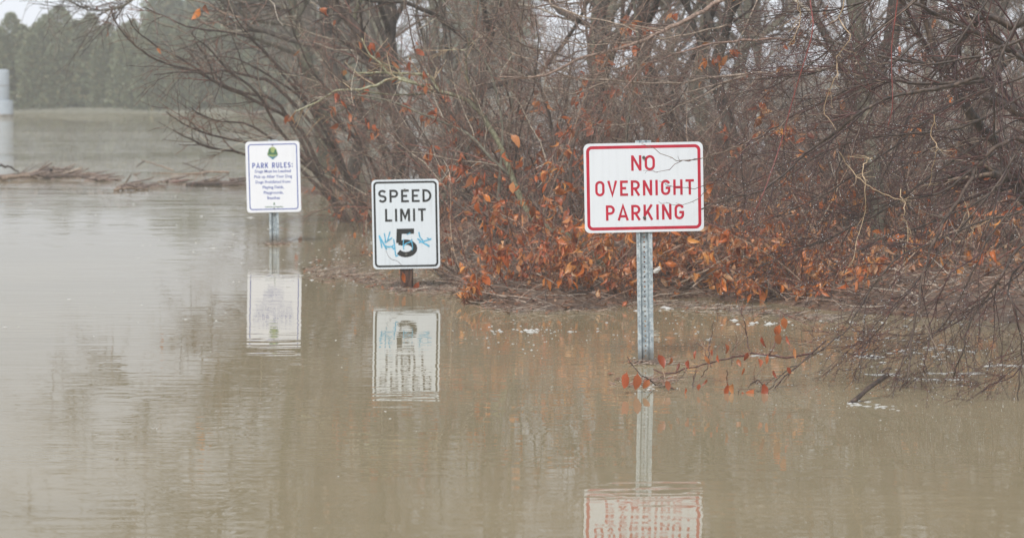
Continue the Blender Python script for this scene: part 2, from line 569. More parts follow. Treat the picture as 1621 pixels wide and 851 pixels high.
def glyph(c, w, h, t):
    """centre-line strokes of capital c in a w x h box, stroke width t; each stroke (points, closed)"""
    a, b, lo, hi = t / 2, w - t / 2, t / 2, h - t / 2
    mx, my = w / 2, h / 2
    rr = (b - a) / 2
    if c in 'O': return [(arc(mx, hi - rr, rr, rr, 0, 180) + arc(mx, lo + rr, rr, rr, 180, 360), True)]
    if c == 'N': return [([(a, 0), (a, h)], False), ([(b, 0), (b, h)], False), ([(a + t * .1, h - t * .4), (b - t * .1, t * .4)], False)]
    if c == 'V': return [([(a - t * .1, h), (mx, t * .45), (b + t * .1, h)], False)]
    if c == 'E': return [([(b + t / 2, hi), (a, hi), (a, lo), (b + t / 2, lo)], False), ([(a, my), (b - w * .08, my)], False)]
    if c == 'L': return [([(a, h), (a, lo), (b + t / 2, lo)], False)]
    if c == 'I': return [([(mx, 0), (mx, h)], False)]
    if c == 'T': return [([(0, hi), (w, hi)], False), ([(mx, 0), (mx, hi)], False)]
    if c == 'H': return [([(a, 0), (a, h)], False), ([(b, 0), (b, h)], False), ([(a, my), (b, my)], False)]
    if c == 'M': return [([(a, 0), (a, h)], False), ([(b, 0), (b, h)], False), ([(a + t * .2, h - t * .2), (mx, h * .28), (b - t * .2, h - t * .2)], False)]
    if c == 'K': return [([(a, 0), (a, h)], False), ([(b, h), (a + t * .3, h * .36)], False), ([(a + w * .3, h * .58), (b + t * .1, 0)], False)]
    if c == 'A': return [([(a - t * .2, 0), (mx, h - t * .3), (b + t * .2, 0)], False), ([(w * .22, h * .27), (w * .78, h * .27)], False)]
    if c == 'U': return [([(a, h)] + arc(mx, lo + rr, rr, rr, 180, 360) + [(b, h)], False)]
    if c in 'PR':
        r = h * .27 - t * .25
        yb = hi - 2 * r
        s = [([(a, 0), (a, h)], False), ([(a, hi)] + [(b - r, hi)] + arc(b - r, hi - r, r, r, 90, -90)[1:] + [(a, yb)], False)]
        if c == 'R': s.append(([(b - r * 1.1, yb), (b + t * .15, 0)], False))
        return s
    if c == 'D':
        r = min((b - a) * .75, (hi - lo) / 2)
        return [([(a, hi), (b - r, hi)] + arc(b - r, hi - r, r, r, 90, 0, 5)[1:] + arc(b - r, lo + r, r, r, 0, -90, 5) + [(a, lo)], True)]
    if c == 'G':
        return [(arc(mx, hi - rr, rr, rr, 15, 180) + arc(mx, lo + rr, rr, rr, 180, 360) + [(b, my - t * .2), (mx, my - t * .2)], False)]
    if c == 'S':
        r = (hi - lo) / 4
        return [(arc(mx, hi - r, rr, r, 25, 270, 12) + arc(mx, lo + r, rr, r, 90, -155, 12)[1:], False)]
    if c == '5':
        r2 = (h * .62 - t) / 2
        return [([(b - w * .02, hi), (a + w * .08, hi), (a + w * .05, h * .5)] , False),
                ([(a + w * .05, h * .53)] + arc(mx - w * .02, lo + r2, rr + w * .01, r2, 118, -148, 16), False)]
    if c == ':': return [([(mx, h * .12), (mx, h * .12 + t)], False), ([(mx, h * .6), (mx, h * .6 + t)], False)]
    return []


GW = dict(I=.2, L=.52, E=.54, T=.58, K=.64, M=.74, N=.64, O=.64, V=.66, A=.70, P=.60, R=.62, D=.62, S=.58, G=.64, H=.64, U=.62)
GW[':'] = .2
GW['5'] = .7


def ribbon(pts, t, closed, y, th=.0007):
    """flat ribbon with thickness facing -Y: verts, quads"""
    p = np.array(pts, float)
    n = len(p)
    if closed:
        prv, nxt = np.roll(p, 1, 0), np.roll(p, -1, 0)
    else:
        prv = np.vstack([2 * p[0] - p[1], p[:-1]]); nxt = np.vstack([p[1:], 2 * p[-1] - p[-2]])
    d1, d2 = nrm(p - prv), nrm(nxt - p)
    n1 = np.stack([-d1[:, 1], d1[:, 0]], -1); n2 = np.stack([-d2[:, 1], d2[:, 0]], -1)
    m = nrm(n1 + n2)
    k = 1 / np.maximum((m * n1).sum(-1), .45)
    off = m * (k * t / 2)[:, None]
    L, Rr = p + off, p - off
    V = []
    for q, yy in ((L, y), (Rr, y), (L, y + th), (Rr, y + th)):
        V.append(np.stack([q[:, 0], np.full(n, yy), q[:, 1]], -1))
    V = np.concatenate(V)
    Fc = []
    rn = range(n if closed else n - 1)
    for i in rn:
        j = (i + 1) % n
        Fc += [(i, j, n + j, n + i), (i, 2 * n + i, 2 * n + j, j), (n + i, n + j, 3 * n + j, 3 * n + i)]
    if not closed:
        Fc += [(0, n, 3 * n, 2 * n), (n - 1, 3 * n - 1, 4 * n - 1, 2 * n - 1)]
    return V, np.array(Fc)


def text_geo(s, cx, cz, width, h, t, y=-.0022):
    """string centred on cx,cz spanning width"""
    ws = [GW.get(c, .5) if c != ' ' else .35 for c in s]
    gap = .2
    tot = sum(ws) + gap * (len(s) - 1)
    k = width / tot
    x = cx - width / 2
    parts = []
    q = 0
    for c, gw in zip(s, ws):
        for pts, cl in glyph(c, gw * k, h, t):
            parts.append(ribbon([(x + px_, cz - h / 2 + pz) for px_, pz in pts], t, cl, y - .00012 * (q % 5)))
            q += 1
        x += (gw + gap) * k
    return merge(parts)


def rrect(w, h, r, n=6):
    o = []
    for cx, cz, a in ((w / 2 - r, h / 2 - r, 0), (-w / 2 + r, h / 2 - r, 90), (-w / 2 + r, -h / 2 + r, 180), (w / 2 - r, -h / 2 + r, 270)):
        o += arc(cx, cz, r, r, a, a + 90, n)
    return o


def plate(w, h, r, y0, y1):
    o = rrect(w, h, r)
    n = len(o)
    V = [(x, y0, z) for x, z in o] + [(x, y1, z) for x, z in o]
    return V, [tuple(range(n))[::-1], tuple(range(n, 2 * n))] + [(i, (i + 1) % n, n + (i + 1) % n, n + i) for i in range(n)]


def b_sheet(col, dirt):
    def b(n, out):
        tc = nd(n, 'ShaderNodeTexCoord')
        no = nd(n, 'ShaderNodeTexNoise'); no.inputs['Scale'].default_value = 9; no.inputs['Detail'].default_value = 7; no.inputs['Roughness'].default_value = .7
        n.links.new(tc.outputs['Object'], no.inputs['Vector'])
        mp = nd(n, 'ShaderNodeMapping'); mp.inputs['Scale'].default_value = (60, 1, 1.5)
        n.links.new(tc.outputs['Object'], mp.inputs[0])
        st = nd(n, 'ShaderNodeTexNoise'); st.inputs['Scale'].default_value = 1; st.inputs['Detail'].default_value = 3
        n.links.new(mp.outputs[0], st.inputs['Vector'])
        ad = nd(n, 'ShaderNodeMath', operation='ADD'); n.links.new(no.outputs['Fac'], ad.inputs[0]); n.links.new(st.outputs['Fac'], ad.inputs[1])
        c = ramp(n, [(.35, tuple(v * dirt for v in col)), (.52, col)], ad.outputs[0])
        hf = nd(n, 'ShaderNodeMath', operation='MULTIPLY'); hf.inputs[1].default_value = .5
        n.links.new(ad.outputs[0], hf.inputs[0])
        c = ramp(n, [(.32, tuple(v * dirt for v in col)), (.5, col)], hf.outputs[0])
        p = nd(n, 'ShaderNodeBsdfPrincipled'); p.inputs['Roughness'].default_value = .35
        n.links.new(c, p.inputs['Base Color'])
        n.links.new(p.outputs[0], out.inputs[0])
    return b


M['sheet'] = mat('reflective_white_sheet', b_sheet((.70, .735, .77), .93))
M['sheet_cool'] = mat('cool_white_sheet', b_sheet((.68, .74, .78), .88))
M['sheet_bright'] = mat('bright_white_sheet', b_sheet((.84, .86, .9), .95))
M['alu'] = plain_mat('aluminium_edge', (.6, .62, .63), .4, .6)
M['red'] = plain_mat('red_print', (.46, .004, .03), .4, var=.12, scale=20)
M['black'] = plain_mat('black_print', (.010, .012, .012), .45, var=.3, scale=30)
M['navy'] = plain_mat('blue_print', (.07, .11, .38), .45)
M['green'] = plain_mat('emblem_green', (.05, .16, .08), .5)
M['emblem_gold'] = plain_mat('emblem_yellow', (.34, .42, .16), .5)
M['emblem_blue'] = plain_mat('emblem_blue', (.06, .22, .33), .5)
M['spray'] = plain_mat('light_blue_spray_paint', (.10, .42, .62), .5, var=.25, scale=60)


def b_zinc(n, out):
    tc = nd(n, 'ShaderNodeTexCoord')
    vo = nd(n, 'ShaderNodeTexVoronoi'); vo.inputs['Scale'].default_value = 90
    n.links.new(tc.outputs['Object'], vo.inputs['Vector'])
    no = nd(n, 'ShaderNodeTexNoise'); no.inputs['Scale'].default_value = 14; no.inputs['Detail'].default_value = 6
    n.links.new(tc.outputs['Object'], no.inputs['Vector'])
    sp = nd(n, 'ShaderNodeSeparateColor'); n.links.new(vo.outputs['Color'], sp.inputs[0])
    ad = nd(n, 'ShaderNodeMath', operation='ADD'); n.links.new(sp.outputs[0], ad.inputs[0]); n.links.new(no.outputs['Fac'], ad.inputs[1])
    hf = nd(n, 'ShaderNodeMath', operation='MULTIPLY'); hf.inputs[1].default_value = .5; n.links.new(ad.outputs[0], hf.inputs[0])
    c = ramp(n, [(.2, (.25, .30, .33)), (.5, (.40, .46, .49)), (.75, (.58, .63, .64))], hf.outputs[0])
    p = nd(n, 'ShaderNodeBsdfPrincipled'); p.inputs['Roughness'].default_value = .5; p.inputs['Metallic'].default_value = .35
    sz_ = nd(n, 'ShaderNodeSeparateXYZ'); n.links.new(tc.outputs['Object'], sz_.inputs[0])
    nz = nd(n, 'ShaderNodeMath', operation='MULTIPLY_ADD'); nz.inputs[1].default_value = -.12; n.links.new(no.outputs['Fac'], nz.inputs[0]); n.links.new(sz_.outputs['Z'], nz.inputs[2])
    mk = nd(n, 'ShaderNodeMapRange'); mk.inputs['From Min'].default_value = -.035; mk.inputs['From Max'].default_value = .02
    mk.inputs['To Min'].default_value = .75; mk.inputs['To Max'].default_value = 0
    n.links.new(nz.outputs[0], mk.inputs['Value'])
    mm = nd(n, 'ShaderNodeMix', data_type='RGBA'); mm.inputs[7].default_value = (.13, .10, .065, 1)
    n.links.new(mk.outputs[0], mm.inputs[0]); n.links.new(c, mm.inputs[6])
    n.links.new(mm.outputs[2], p.inputs['Base Color']); n.links.new(p.outputs[0], out.inputs[0])


M['zinc'] = mat('galvanised_steel', b_zinc)
M['bolt'] = plain_mat('bolt_steel', (.16, .16, .14), .4, .7, .4, 200)


def channel_post(z0, z1, name='post'):
    """galvanised U-channel (hat section) with a row of real holes down the web"""
    prof = [(-.041, .004), (-.041, .0), (-.022, .0), (-.0145, .027), (-.0125, .0285), (.0125, .0285), (.0145, .027), (.022, .0), (.041, .0), (.041, .004),
            (.025, .004), (.0175, .0305), (.0155, .0325), (-.0155, .0325), (-.0175, .0305), (-.025, .004)]
    V, Fc = [], []
    n = len(prof)
    for z in (z0, z1):
        V += [(x, y, z) for x, y in prof]
    for i in range(n):
        if i in (4, 12): continue              # web front/back get built with holes
        j = (i + 1) % n
        Fc.append((i, j, n + j, n + i))
    Fc.append((0, 1, 2, 15)); Fc.append((n + 15, n + 2, n + 1, n))
    pitch = .0254
    m = max(1, int((z1 - z0) / pitch))
    pitch = (z1 - z0) / m
    for yy in (.0285, .0325):
        for q in range(m):
            za = z0 + q * pitch; zc = za + pitch / 2
            o = [(-.0125, za), (0, za), (.0125, za), (.0125, zc), (.0125, za + pitch), (0, za + pitch), (-.0125, za + pitch), (-.0125, zc)]
            b = len(V)
            V += [(x, yy, z) for x, z in o]
            V += [(.0048 * math.cos(R(-135 + 45 * k)), yy, zc + .0048 * math.sin(R(-135 + 45 * k))) for k in range(8)]
            for k in range(8):
                Fc.append((b + k, b + (k + 1) % 8, b + 8 + (k + 1) % 8, b + 8 + k))
    return mesh_pd(name, V, Fc, M['zinc'])


def bolt_mesh(r=.009):
    V, Fc = [], []
    for rr, y in ((r, 0), (r, -.004), (r * .62, -.004), (r * .62, -.010)):
        V += [(rr * math.cos(R(60 * k)), y, rr * math.sin(R(60 * k))) for k in range(6)]
    for L in range(3):
        for k in range(6): Fc.append((L * 6 + k, L * 6 + (k + 1) % 6, L * 6 + 6 + (k + 1) % 6, L * 6 + 6 + k))
    Fc.append(tuple(range(18, 24)))
    return mesh_pd('bolt', V, Fc, M['bolt'])


BOLT = bolt_mesh()


def make_sign(name, label, px, waterpx, w, h, cpx, cpy, roll, sheet, border, lines, post='channel', tilt=.7, yaw=0, pull=0):
    base = WL(px, waterpx)
    d = base[1]
    t = thing(name, base, label, 'sign')
    c = W(cpx, cpy, d) - base                      # panel centre relative to base
    pn = bpy.data.objects.new('sign_panel', None)
    V, Fc = plate(w, h, .028, -.0018, .0)
    pm = mesh_pd('sign_panel', V, Fc, M[sheet])
    pn = obj('sign_panel', pm, t)
    pn.location = Vector(c) + Vector((0, -.008, 0))
    pn.rotation_euler = (R(pull), R(-roll), R(yaw))
    # border as printed rounded frame
    bw, bi, bm = border
    pts = rrect(w - 2 * bi - bw, h - 2 * bi - bw, .022, 6)
    Vb, Fb = ribbon(pts, bw, True, -.0024)
    obj('border', mesh_np('border', Vb, Fb, M[bm], False), pn)
    for s, cx, cz, wd, hh, st, mm in lines:
        Vt, Ft = text_geo(s, cx, cz, wd, hh, st)
        obj('lettering', mesh_np('lettering', Vt, Ft, M[mm], False), pn)
    top = c[2] + h / 2 + (.012 if post == 'channel' else -.08)
    if post == 'channel':
        po = obj('post', channel_post(-.75, top), t)
    else:
        po = obj('post', post(top), t)
    po.rotation_euler = (0, R(-tilt), 0)
    po.location = Vector((c[0] + math.sin(R(tilt)) * c[2], 0, 0))
    return t, pn, po


TH = dict(h=.0785)
s1, p1, _ = make_sign('parking_sign', 'white sign with red border reading NO OVERNIGHT PARKING on a perforated steel post', 1022, 573,
                      .613, .459, 1019, 296.5, 1.15, 'sheet', (.0155, .013, 'red'),
                      [('NO', -.002, .126, .122, .079, .0125, 'red'), ('OVERNIGHT', .004, -.002, .508, .079, .0125, 'red'), ('PARKING', .004, -.128, .402, .079, .0125, 'red')], tilt=.95)
for z in (.154, -.155):
    b = obj('bolt', BOLT, p1); b.location = (0.002 if z > 0 else .001, -.0026, z)


def wood_post(top):
    k, n = 14, 12
    P = np.stack([np.zeros(k), np.full(k, .045), np.linspace(-.75, top, k)], -1)
    V, Fc = [], []
    rg = np.random.default_rng(3)
    for i in range(k):
        for j in range(n):
            a = 2 * math.pi * j / n + .26
            q = .047 / max(abs(math.cos(a)), abs(math.sin(a))) ** .8 * (1 + rg.normal(0, .07))
            V.append((P[i, 0] + q * math.cos(a) * .92, P[i, 1] + q * math.sin(a) * .9, P[i, 2]))
    for i in range(k - 1):
        for j in range(n): Fc.append((i * n + j, i * n + (j + 1) % n, (i + 1) * n + (j + 1) % n, (i + 1) * n + j))
    Fc.append(tuple((k - 1) * n + j for j in range(n)))
    return mesh_pd('post', V, Fc, M['rot'])


s2, p2, _ = make_sign('speed_limit_sign', 'white sign reading SPEED LIMIT 5 with blue graffiti on a rotten wooden post', 645, 457,
                      .457, .608, 642.5, 354.5, 1.0, 'sheet_cool', (.0135, .012, 'black'),
                      [('SPEED', -.003, .192, .362, .087, .0145, 'black'), ('LIMIT', -.001, .062, .278, .087, .0145, 'black'), ('5', 0, -.128, .152, .195, .036, 'black')],
                      post=wood_post, tilt=.3)
for z in (.232, -.205):
    b = obj('bolt', BOLT, p2); b.location = (-.002, -.0026, z); b.scale = (1.1, 1, 1.1)


def zs(px, py):   # zoomed pixel (580..705 x 275..475, scale 4.256) -> sign coordinates
    x = (px / 4.256 + 580 - 642.5) / 233.0
    z = -(py / 4.256 + 275 - 354.5) / 233.0
    return (x * math.cos(R(1)) - z * -math.sin(R(1)) * -1, z * math.cos(R(1)) - x * math.sin(R(1)))


GR = [([(82, 415), (92, 455), (98, 500)], .009), ([(82, 415), (105, 460), (130, 510)], .011), ([(118, 400), (124, 440), (120, 465)], .008), ([(158, 388), (146, 425), (138, 450)], .008),
      ([(120, 465), (145, 448), (170, 430)], .009), ([(112, 480), (140, 493), (165, 490), (180, 510)], .011), ([(180, 440), (186, 500), (190, 552), (205, 548)], .009), ([(165, 490), (185, 475)], .007),
      ([(243, 490), (262, 470), (290, 458), (305, 440)], .008), ([(247, 440), (243, 480), (246, 510)], .007), ([(300, 450), (306, 490), (300, 515)], .006), ([(270, 410), (295, 395)], .006),
      ([(352, 392), (358, 425), (378, 450)], .009), ([(340, 436), (375, 462), (420, 490)], .010), ([(350, 462), (390, 452), (435, 437)], .010), ([(405, 430), (430, 445)], .007), ([(395, 470), (420, 488)], .009)]
parts = []
for i, (pts, t) in enumerate(GR):
    q = resample([np.array([*zs(x, y), 0.0]) for x, y in pts], 8)[:, :2]
    parts.append(ribbon(q, t, False, -.0032 - .00008 * (i % 6), .0003))
Vg, Fg = merge(parts)
obj('graffiti', mesh_np('graffiti', Vg, Fg, M['spray'], False), p2)
cr = resample([np.array([*zs(x, y), 0.0]) for x, y in [(125, 515), (140, 555), (165, 578), (195, 585), (225, 612)]], 10)[:, :2]
Vg, Fg = ribbon(cr, .0022, False, -.0035, .0003)
obj('crack_stain', mesh_np('crack_stain', Vg, Fg, M['rot'], False), p2)

s3, p3, _ = make_sign('park_rules_sign', 'white PARK RULES sign with thin blue border and small green emblem, leftmost of the signs', 436, 384,
                      .462, .605, 432.7, 279.7, 1.2, 'sheet_bright', (.0085, .022, 'navy'),
                      [('PARK RULES:', -.004, .098, .345, .046, .0085, 'navy')], tilt=.4)


def text_obj(s, size, x, z, parent, m='navy', name='lettering'):
    cu = bpy.data.curves.new('t', 'FONT')
    cu.body = s; cu.size = size; cu.align_x = 'CENTER'; cu.align_y = 'CENTER'; cu.extrude = .0002; cu.offset = .0006; cu.resolution_u = 2
    o = bpy.data.objects.new('t', cu)
    COL.objects.link(o)
    me = bpy.data.meshes.new_from_object(o.evaluated_get(bpy.context.evaluated_depsgraph_get()))
    bpy.data.objects.remove(o)
    me.materials.clear(); me.materials.append(M[m])
    q = obj(name, me, parent)
    q.rotation_euler = (math.pi / 2, 0, 0)
    q.location = (x, -.0026, z)
    return q


bpy.context.view_layer.update()
for i, s in enumerate(['Dogs Must be Leashed', 'Pick up After Your Dog', 'Dogs Prohibited from:', 'Playing Fields,', 'Playgrounds,', 'Beaches']):
    text_obj(s, .0335, -.002, .047 - .0455 * i, p3)
text_obj('Park Rules and Regulations', .014, 0, -.256, p3, 'green')


def flat_shape(name, pts, m, parent, y):
    n = len(pts)
    V = [(x, y, z) for x, z in pts] + [(x, y + .0006, z) for x, z in pts]
    Fc = [tuple(range(n))] + [(i, n + i, n + (i + 1) % n, (i + 1) % n) for i in range(n)]
    return obj(name, mesh_pd(name, V, Fc, M[m]), parent)


ez = .198
em = flat_shape('emblem', [(x, z + ez) for x, z in arc(0, .014, .038, .042, 0, 180, 10) + [(-.042, .008), (-.045, -.012), (-.03, -.028), (0, -.052), (.03, -.028), (.045, -.012), (.042, .008)]], 'emblem_gold', p3, -.0024)
for pts, m in (([(-.034, -.008), (-.034, .022), (-.026, .046), (-.014, .040), (-.018, .02), (-.004, .006), (.012, .008), (.018, .03), (.03, .036), (.036, .01), (.036, -.008)], 'green'),
               ([(-.045, -.014), (-.03, -.028), (0, -.052), (.03, -.028), (.045, -.014), (.03, -.02), (0, -.03), (-.03, -.02)], 'emblem_blue'),
               ([(-.042, .004), (.042, .004), (.044, -.010), (-.044, -.010)], 'green')):
    y0 = -.0031 - .0002 * len(pts) / 10
    n = len(pts)
    V = [(x, y0, z + ez) for x, z in pts]
    obj('emblem_field', mesh_pd('emblem_field', V, [tuple(range(n))], M[m]), p3)
flat_shape('small_emblem', [(x, z - .232) for x, z in [(-.006, -.008), (.010, -.008), (.006, .0), (.008, .012), (-.004, .013), (-.002, .002)]], 'green', p3, -.0026)
for z in (.27, -.27):
    b = obj('bolt', BOLT, p3); b.location = (0, -.0026, z); b.scale = (.6, 1, .6)


# ------------------------------------------------------------------ leaves
def leaf_geo(kind, rg):
    """ovate folded, curled leaf hanging down -Z from its stalk at the origin, unit length"""
    k = 6
    wd = [.52, .62, .44, .56, .66, .40][kind % 6]
    z = np.linspace(0, 1, k)
    w = wd * np.sin(np.pi * np.clip(z, 0, 1) ** .8) ** .8 * .5
    w[0] = .015; w[-1] = .004
    curl = [.5, 1.0, -.7, .3, 1.3, .8][kind % 6]
    fold = [.4, .8, .5, .3, .9, 1.0][kind % 6]
    y = curl * (z - .3) ** 2 * .5
    V = []
    for i in range(k):
        for s in (-1, 0, 1):
            V.append((s * w[i] * math.cos(fold * .6) + .05 * math.sin(3 * z[i] + kind), y[i] - abs(s) * w[i] * math.sin(fold * .6) + (rg.normal(0, .02) if s else 0), -.12 - z[i]))
    V.append((.012, 0, 0)); V.append((-.012, 0, 0))
    Fq = []
    for i in range(k - 1):
        a = i * 3
        Fq += [(a, a + 1, a + 4, a + 3), (a + 1, a + 2, a + 5, a + 4)]
    Fq.append((3 * k, 2, 0, 3 * k + 1))
    return np.array(V), np.array(Fq)


LG = [leaf_geo(i, np.random.default_rng(50 + i)) for i in range(6)]
LEAF_ME = {m: [mesh_np('leaf', v, f, M[m]) for v, f in LG] for m in ('leaf', 'leaf_red', 'leaf_wet')}


def euler_mats(n, rg, tilt=.7):
    yaw = rg.uniform(0, 2 * math.pi, n)
    a = rg.normal(0, tilt, n); b = rg.normal(0, tilt, n)
    cy, sy, ca, sa, cb, sb = np.cos(yaw), np.sin(yaw), np.cos(a), np.sin(a), np.cos(b), np.sin(b)
    Z = np.zeros((n, 3, 3)); X = Z.copy(); Y = Z.copy()
    Z[:, 0, 0] = cy; Z[:, 0, 1] = -sy; Z[:, 1, 0] = sy; Z[:, 1, 1] = cy; Z[:, 2, 2] = 1
    X[:, 0, 0] = 1; X[:, 1, 1] = ca; X[:, 1, 2] = -sa; X[:, 2, 1] = sa; X[:, 2, 2] = ca
    Y[:, 0, 0] = cb; Y[:, 0, 2] = sb; Y[:, 1, 1] = 1; Y[:, 2, 0] = -sb; Y[:, 2, 2] = cb
    return X @ Y @ Z


def leaf_cloud(P, size, m, rg, tilt=.7, name='leaves', flat=False):
    """merged leaves at points P"""
    parts = []
    k = rg.integers(0, 6, len(P))
    for i in range(6):
        q = P[k == i]
        if len(q) == 0: continue
        v, f = LG[i]
        Rm = euler_mats(len(q), rg, tilt)
        if flat:
            vv = v[:, [0, 2, 1]] * np.array([1, 1, .5])
            vv = vv + np.array([0, .6, 0])
            yaw = rg.uniform(0, 6.28, len(q)); c, s = np.cos(yaw), np.sin(yaw)
            Rm = np.zeros((len(q), 3, 3)); Rm[:, 0, 0] = c; Rm[:, 0, 1] = -s; Rm[:, 1, 0] = s; Rm[:, 1, 1] = c; Rm[:, 2, 2] = 1
            Rm = Rm @ euler_mats(len(q), rg, .22)
        else:
            vv = v
        sc = rg.uniform(size[0], size[1], len(q))
        V = np.einsum('nij,vj->nvi', Rm, vv) * sc[:, None, None] + q[:, None, :]
        nv = len(v)
        Fc = (np.arange(len(q))[:, None, None] * nv + f[None]).reshape(-1, 4)
        parts.append((V.reshape(-1, 3), Fc))
    V, Fc = merge(parts)
    return mesh_np(name, V, Fc, M[m])


def leaf_objects(P, parent, size, m, rg, tilt=.6, cap=300):
    for q in P[:cap]:
        o = bpy.data.objects.new('leaf', LEAF_ME[m][int(rg.integers(0, 6))])
        o.parent = parent
        o.location = Vector(q) - parent.location
        o.rotation_euler = (rg.normal(0, tilt), rg.normal(0, tilt), rg.uniform(0, 6.28))
        s = rg.uniform(*size)
        o.scale = (s * rg.uniform(.5, 1.1), s * rg.uniform(.6, 2.2), s)
        COL.objects.link(o)


def tips(P, n, rg, lo=.3, hi=1.0):
    """n points along the polylines"""
    i = rg.integers(0, len(P), n)
    t = rg.uniform(lo, hi, n) * (P.shape[1] - 1.001)
    a = t.astype(int); u = (t - a)[:, None]
    return P[i, a] * (1 - u) + P[i, a + 1] * u


def limb_mesh(name, pts, r0, r1, m, k=None, sides=6, rg=None, wig=0.0):
    k = k or max(8, len(pts) * 3)
    p = resample(pts, k, rg, wig)
    rd = np.linspace(r0, r1, k)
    if rg is not None: rd = rd * (1 + rg.normal(0, .06, k))
    V, Fc = tubes(p[None], rd[None], sides)
    return mesh_np(name, V, Fc, M[m]), p, rd


# ------------------------------------------------------------------ far evergreens
def make_evergreen(seed):
    rg = np.random.default_rng(seed)
    n = 13000
    z = rg.uniform(.03, 1, n) ** .9
    th = rg.uniform(0, 2 * math.pi, n)
    prof = .92 * np.clip(1 - z, 0, 1) ** .58 * (1 - .25 * (z < .12))
    lump = 1 + .12 * rg.normal(size=n) + .34 * np.sin(th * 3 + z * 9 + seed) * np.sin(z * 17 + th * 2) + .18 * np.sin(th * 7 + z * 31)
    r = prof * lump * np.sqrt(rg.uniform(.25, 1.1, n)) + .02
    lead = rg.integers(0, 5, n)
    off = np.array([(0, 0, 1.0, 1.0), (.42, .1, .84, .75), (-.4, -.15, .87, .72), (.1, -.45, .74, .7), (-.15, .4, .8, .7)])[lead]
    r = r * off[:, 3] * .8
    C = np.stack([r * np.cos(th) + off[:, 0] + seed * .03, r * np.sin(th) + off[:, 1], z * 3.3 * off[:, 2]], -1)
    D = nrm(np.stack([np.cos(th) * .8, np.sin(th) * .8, np.full(n, .9)], -1) + rg.normal(0, .45, (n, 3)))
    Sd = nrm(np.cross(D, rg.normal(size=(n, 3))))
    ln = rg.uniform(.06, .14, n)[:, None]; wd = rg.uniform(.018, .036, n)[:, None]
    V = np.stack([C - Sd * wd * .4, C + Sd * wd * .4, C + D * ln * .6 + Sd * wd, C + D * ln, C + D * ln * .6 - Sd * wd], 1).reshape(-1, 3)
    Fc = (np.arange(n)[:, None] * 5 + np.arange(5)[None])
    return mesh_np('foliage', V, Fc, M['cedar'], False)


EV = [make_evergreen(s) for s in (1, 2, 3)]
rgx = np.random.default_rng(11)
tv, tf = tubes(np.array([[[0, 0, -.1], [0.02, 0, 1], [0, .02, 2], [0, 0, 3.0]]]), np.array([[.09, .07, .045, .01]]), 8)
EVT = mesh_np('trunk', tv, tf, M['bark_brown'])
ev_x = [-20, 28, 62, 97, 143, 172, 205, 238, 271, 305, 340, 378, 415, 455, 500, 560]
ev_h = [.86, .98, .90, 1.06, .98, .74, .88, .99, .90, .97, 1.0, .86, 1.0, .92, 1.0, 1.05, .95, 1.0]
EL = ['evergreen cut by the left edge of the photo, on the far shore', 'broad tall evergreen near the left edge of the far shore', 'low evergreen filling the gap between two tall ones on the left far shore',
      'tallest pointed evergreen in the far hedge at left', 'slim evergreen with pointed top right of the tallest one', 'lowest evergreen in the dip of the far hedge',
      'evergreen just right of the dip in the far hedge', 'round topped evergreen behind the outer bare twigs']
for i, (px, s) in enumerate(zip(ev_x, ev_h)):
    d = 81.2 + rgx.uniform(-.5, 1.0)
    b = W(px, 178, d); b[2] = float(ground_z(b[0], b[1])) - .22
    lab = EL[i] if i < len(EL) else ORD[i - 8] + ' of the hazy hedge evergreens seen through the bare twigs'
    t = thing('evergreen_tree', b, lab, 'evergreen tree', 'evergreens of the hedge on the far shore')
    t.scale = (s * rgx.uniform(1.1, 1.45), s, s * .91); t.rotation_euler = (rgx.normal(0, .03), rgx.normal(0, .05), rgx.uniform(0, 6))
    obj('foliage', EV[i % 3], t, 'stuff'); obj('trunk', EVT, t)
rgx = np.random.default_rng(12)
for i in range(11):
    b = W(-10 + i * 44, 178, 84.5); b[2] = float(ground_z(b[0], b[1]))
    t = thing('evergreen_tree', b, 'lower evergreen in the second row of the far hedge', 'evergreen tree', 'second row of the far hedge')
    s = rgx.uniform(.68, .82)
    t.scale = (s * 1.6, s, s); t.rotation_euler = (rgx.normal(0, .03), rgx.normal(0, .05), rgx.uniform(0, 6))
    obj('foliage', EV[(i + 1) % 3], t, 'stuff'); obj('trunk', EVT, t)
# taller pines far behind, one hazy row
for i, px in enumerate([300, 420, 560, 760]):
    d = 96 + rgx.uniform(-3, 6)
    b = W(px, 178, d); b[2] = float(ground_z(b[0], b[1])) - .1
    t = thing('evergreen_tree', b, ORD[i] + ' of the tall hazy evergreens far behind the bare thicket', 'evergreen tree', 'tall evergreens behind the thicket')
    s = rgx.uniform(1.1, 1.6)
    t.scale = (s * 1.6, s * 1.5, s); t.rotation_euler = (0, 0, rgx.uniform(0, 6))
    obj('foliage', EV[i % 3], t, 'stuff'); obj('trunk', EVT, t)


# ------------------------------------------------------------------ bare trees behind
def stuff_mesh(name, batches, m):
    return mesh_np(name, *merge([tubes(P, Rr, s) for P, Rr, s in batches]), M[m])


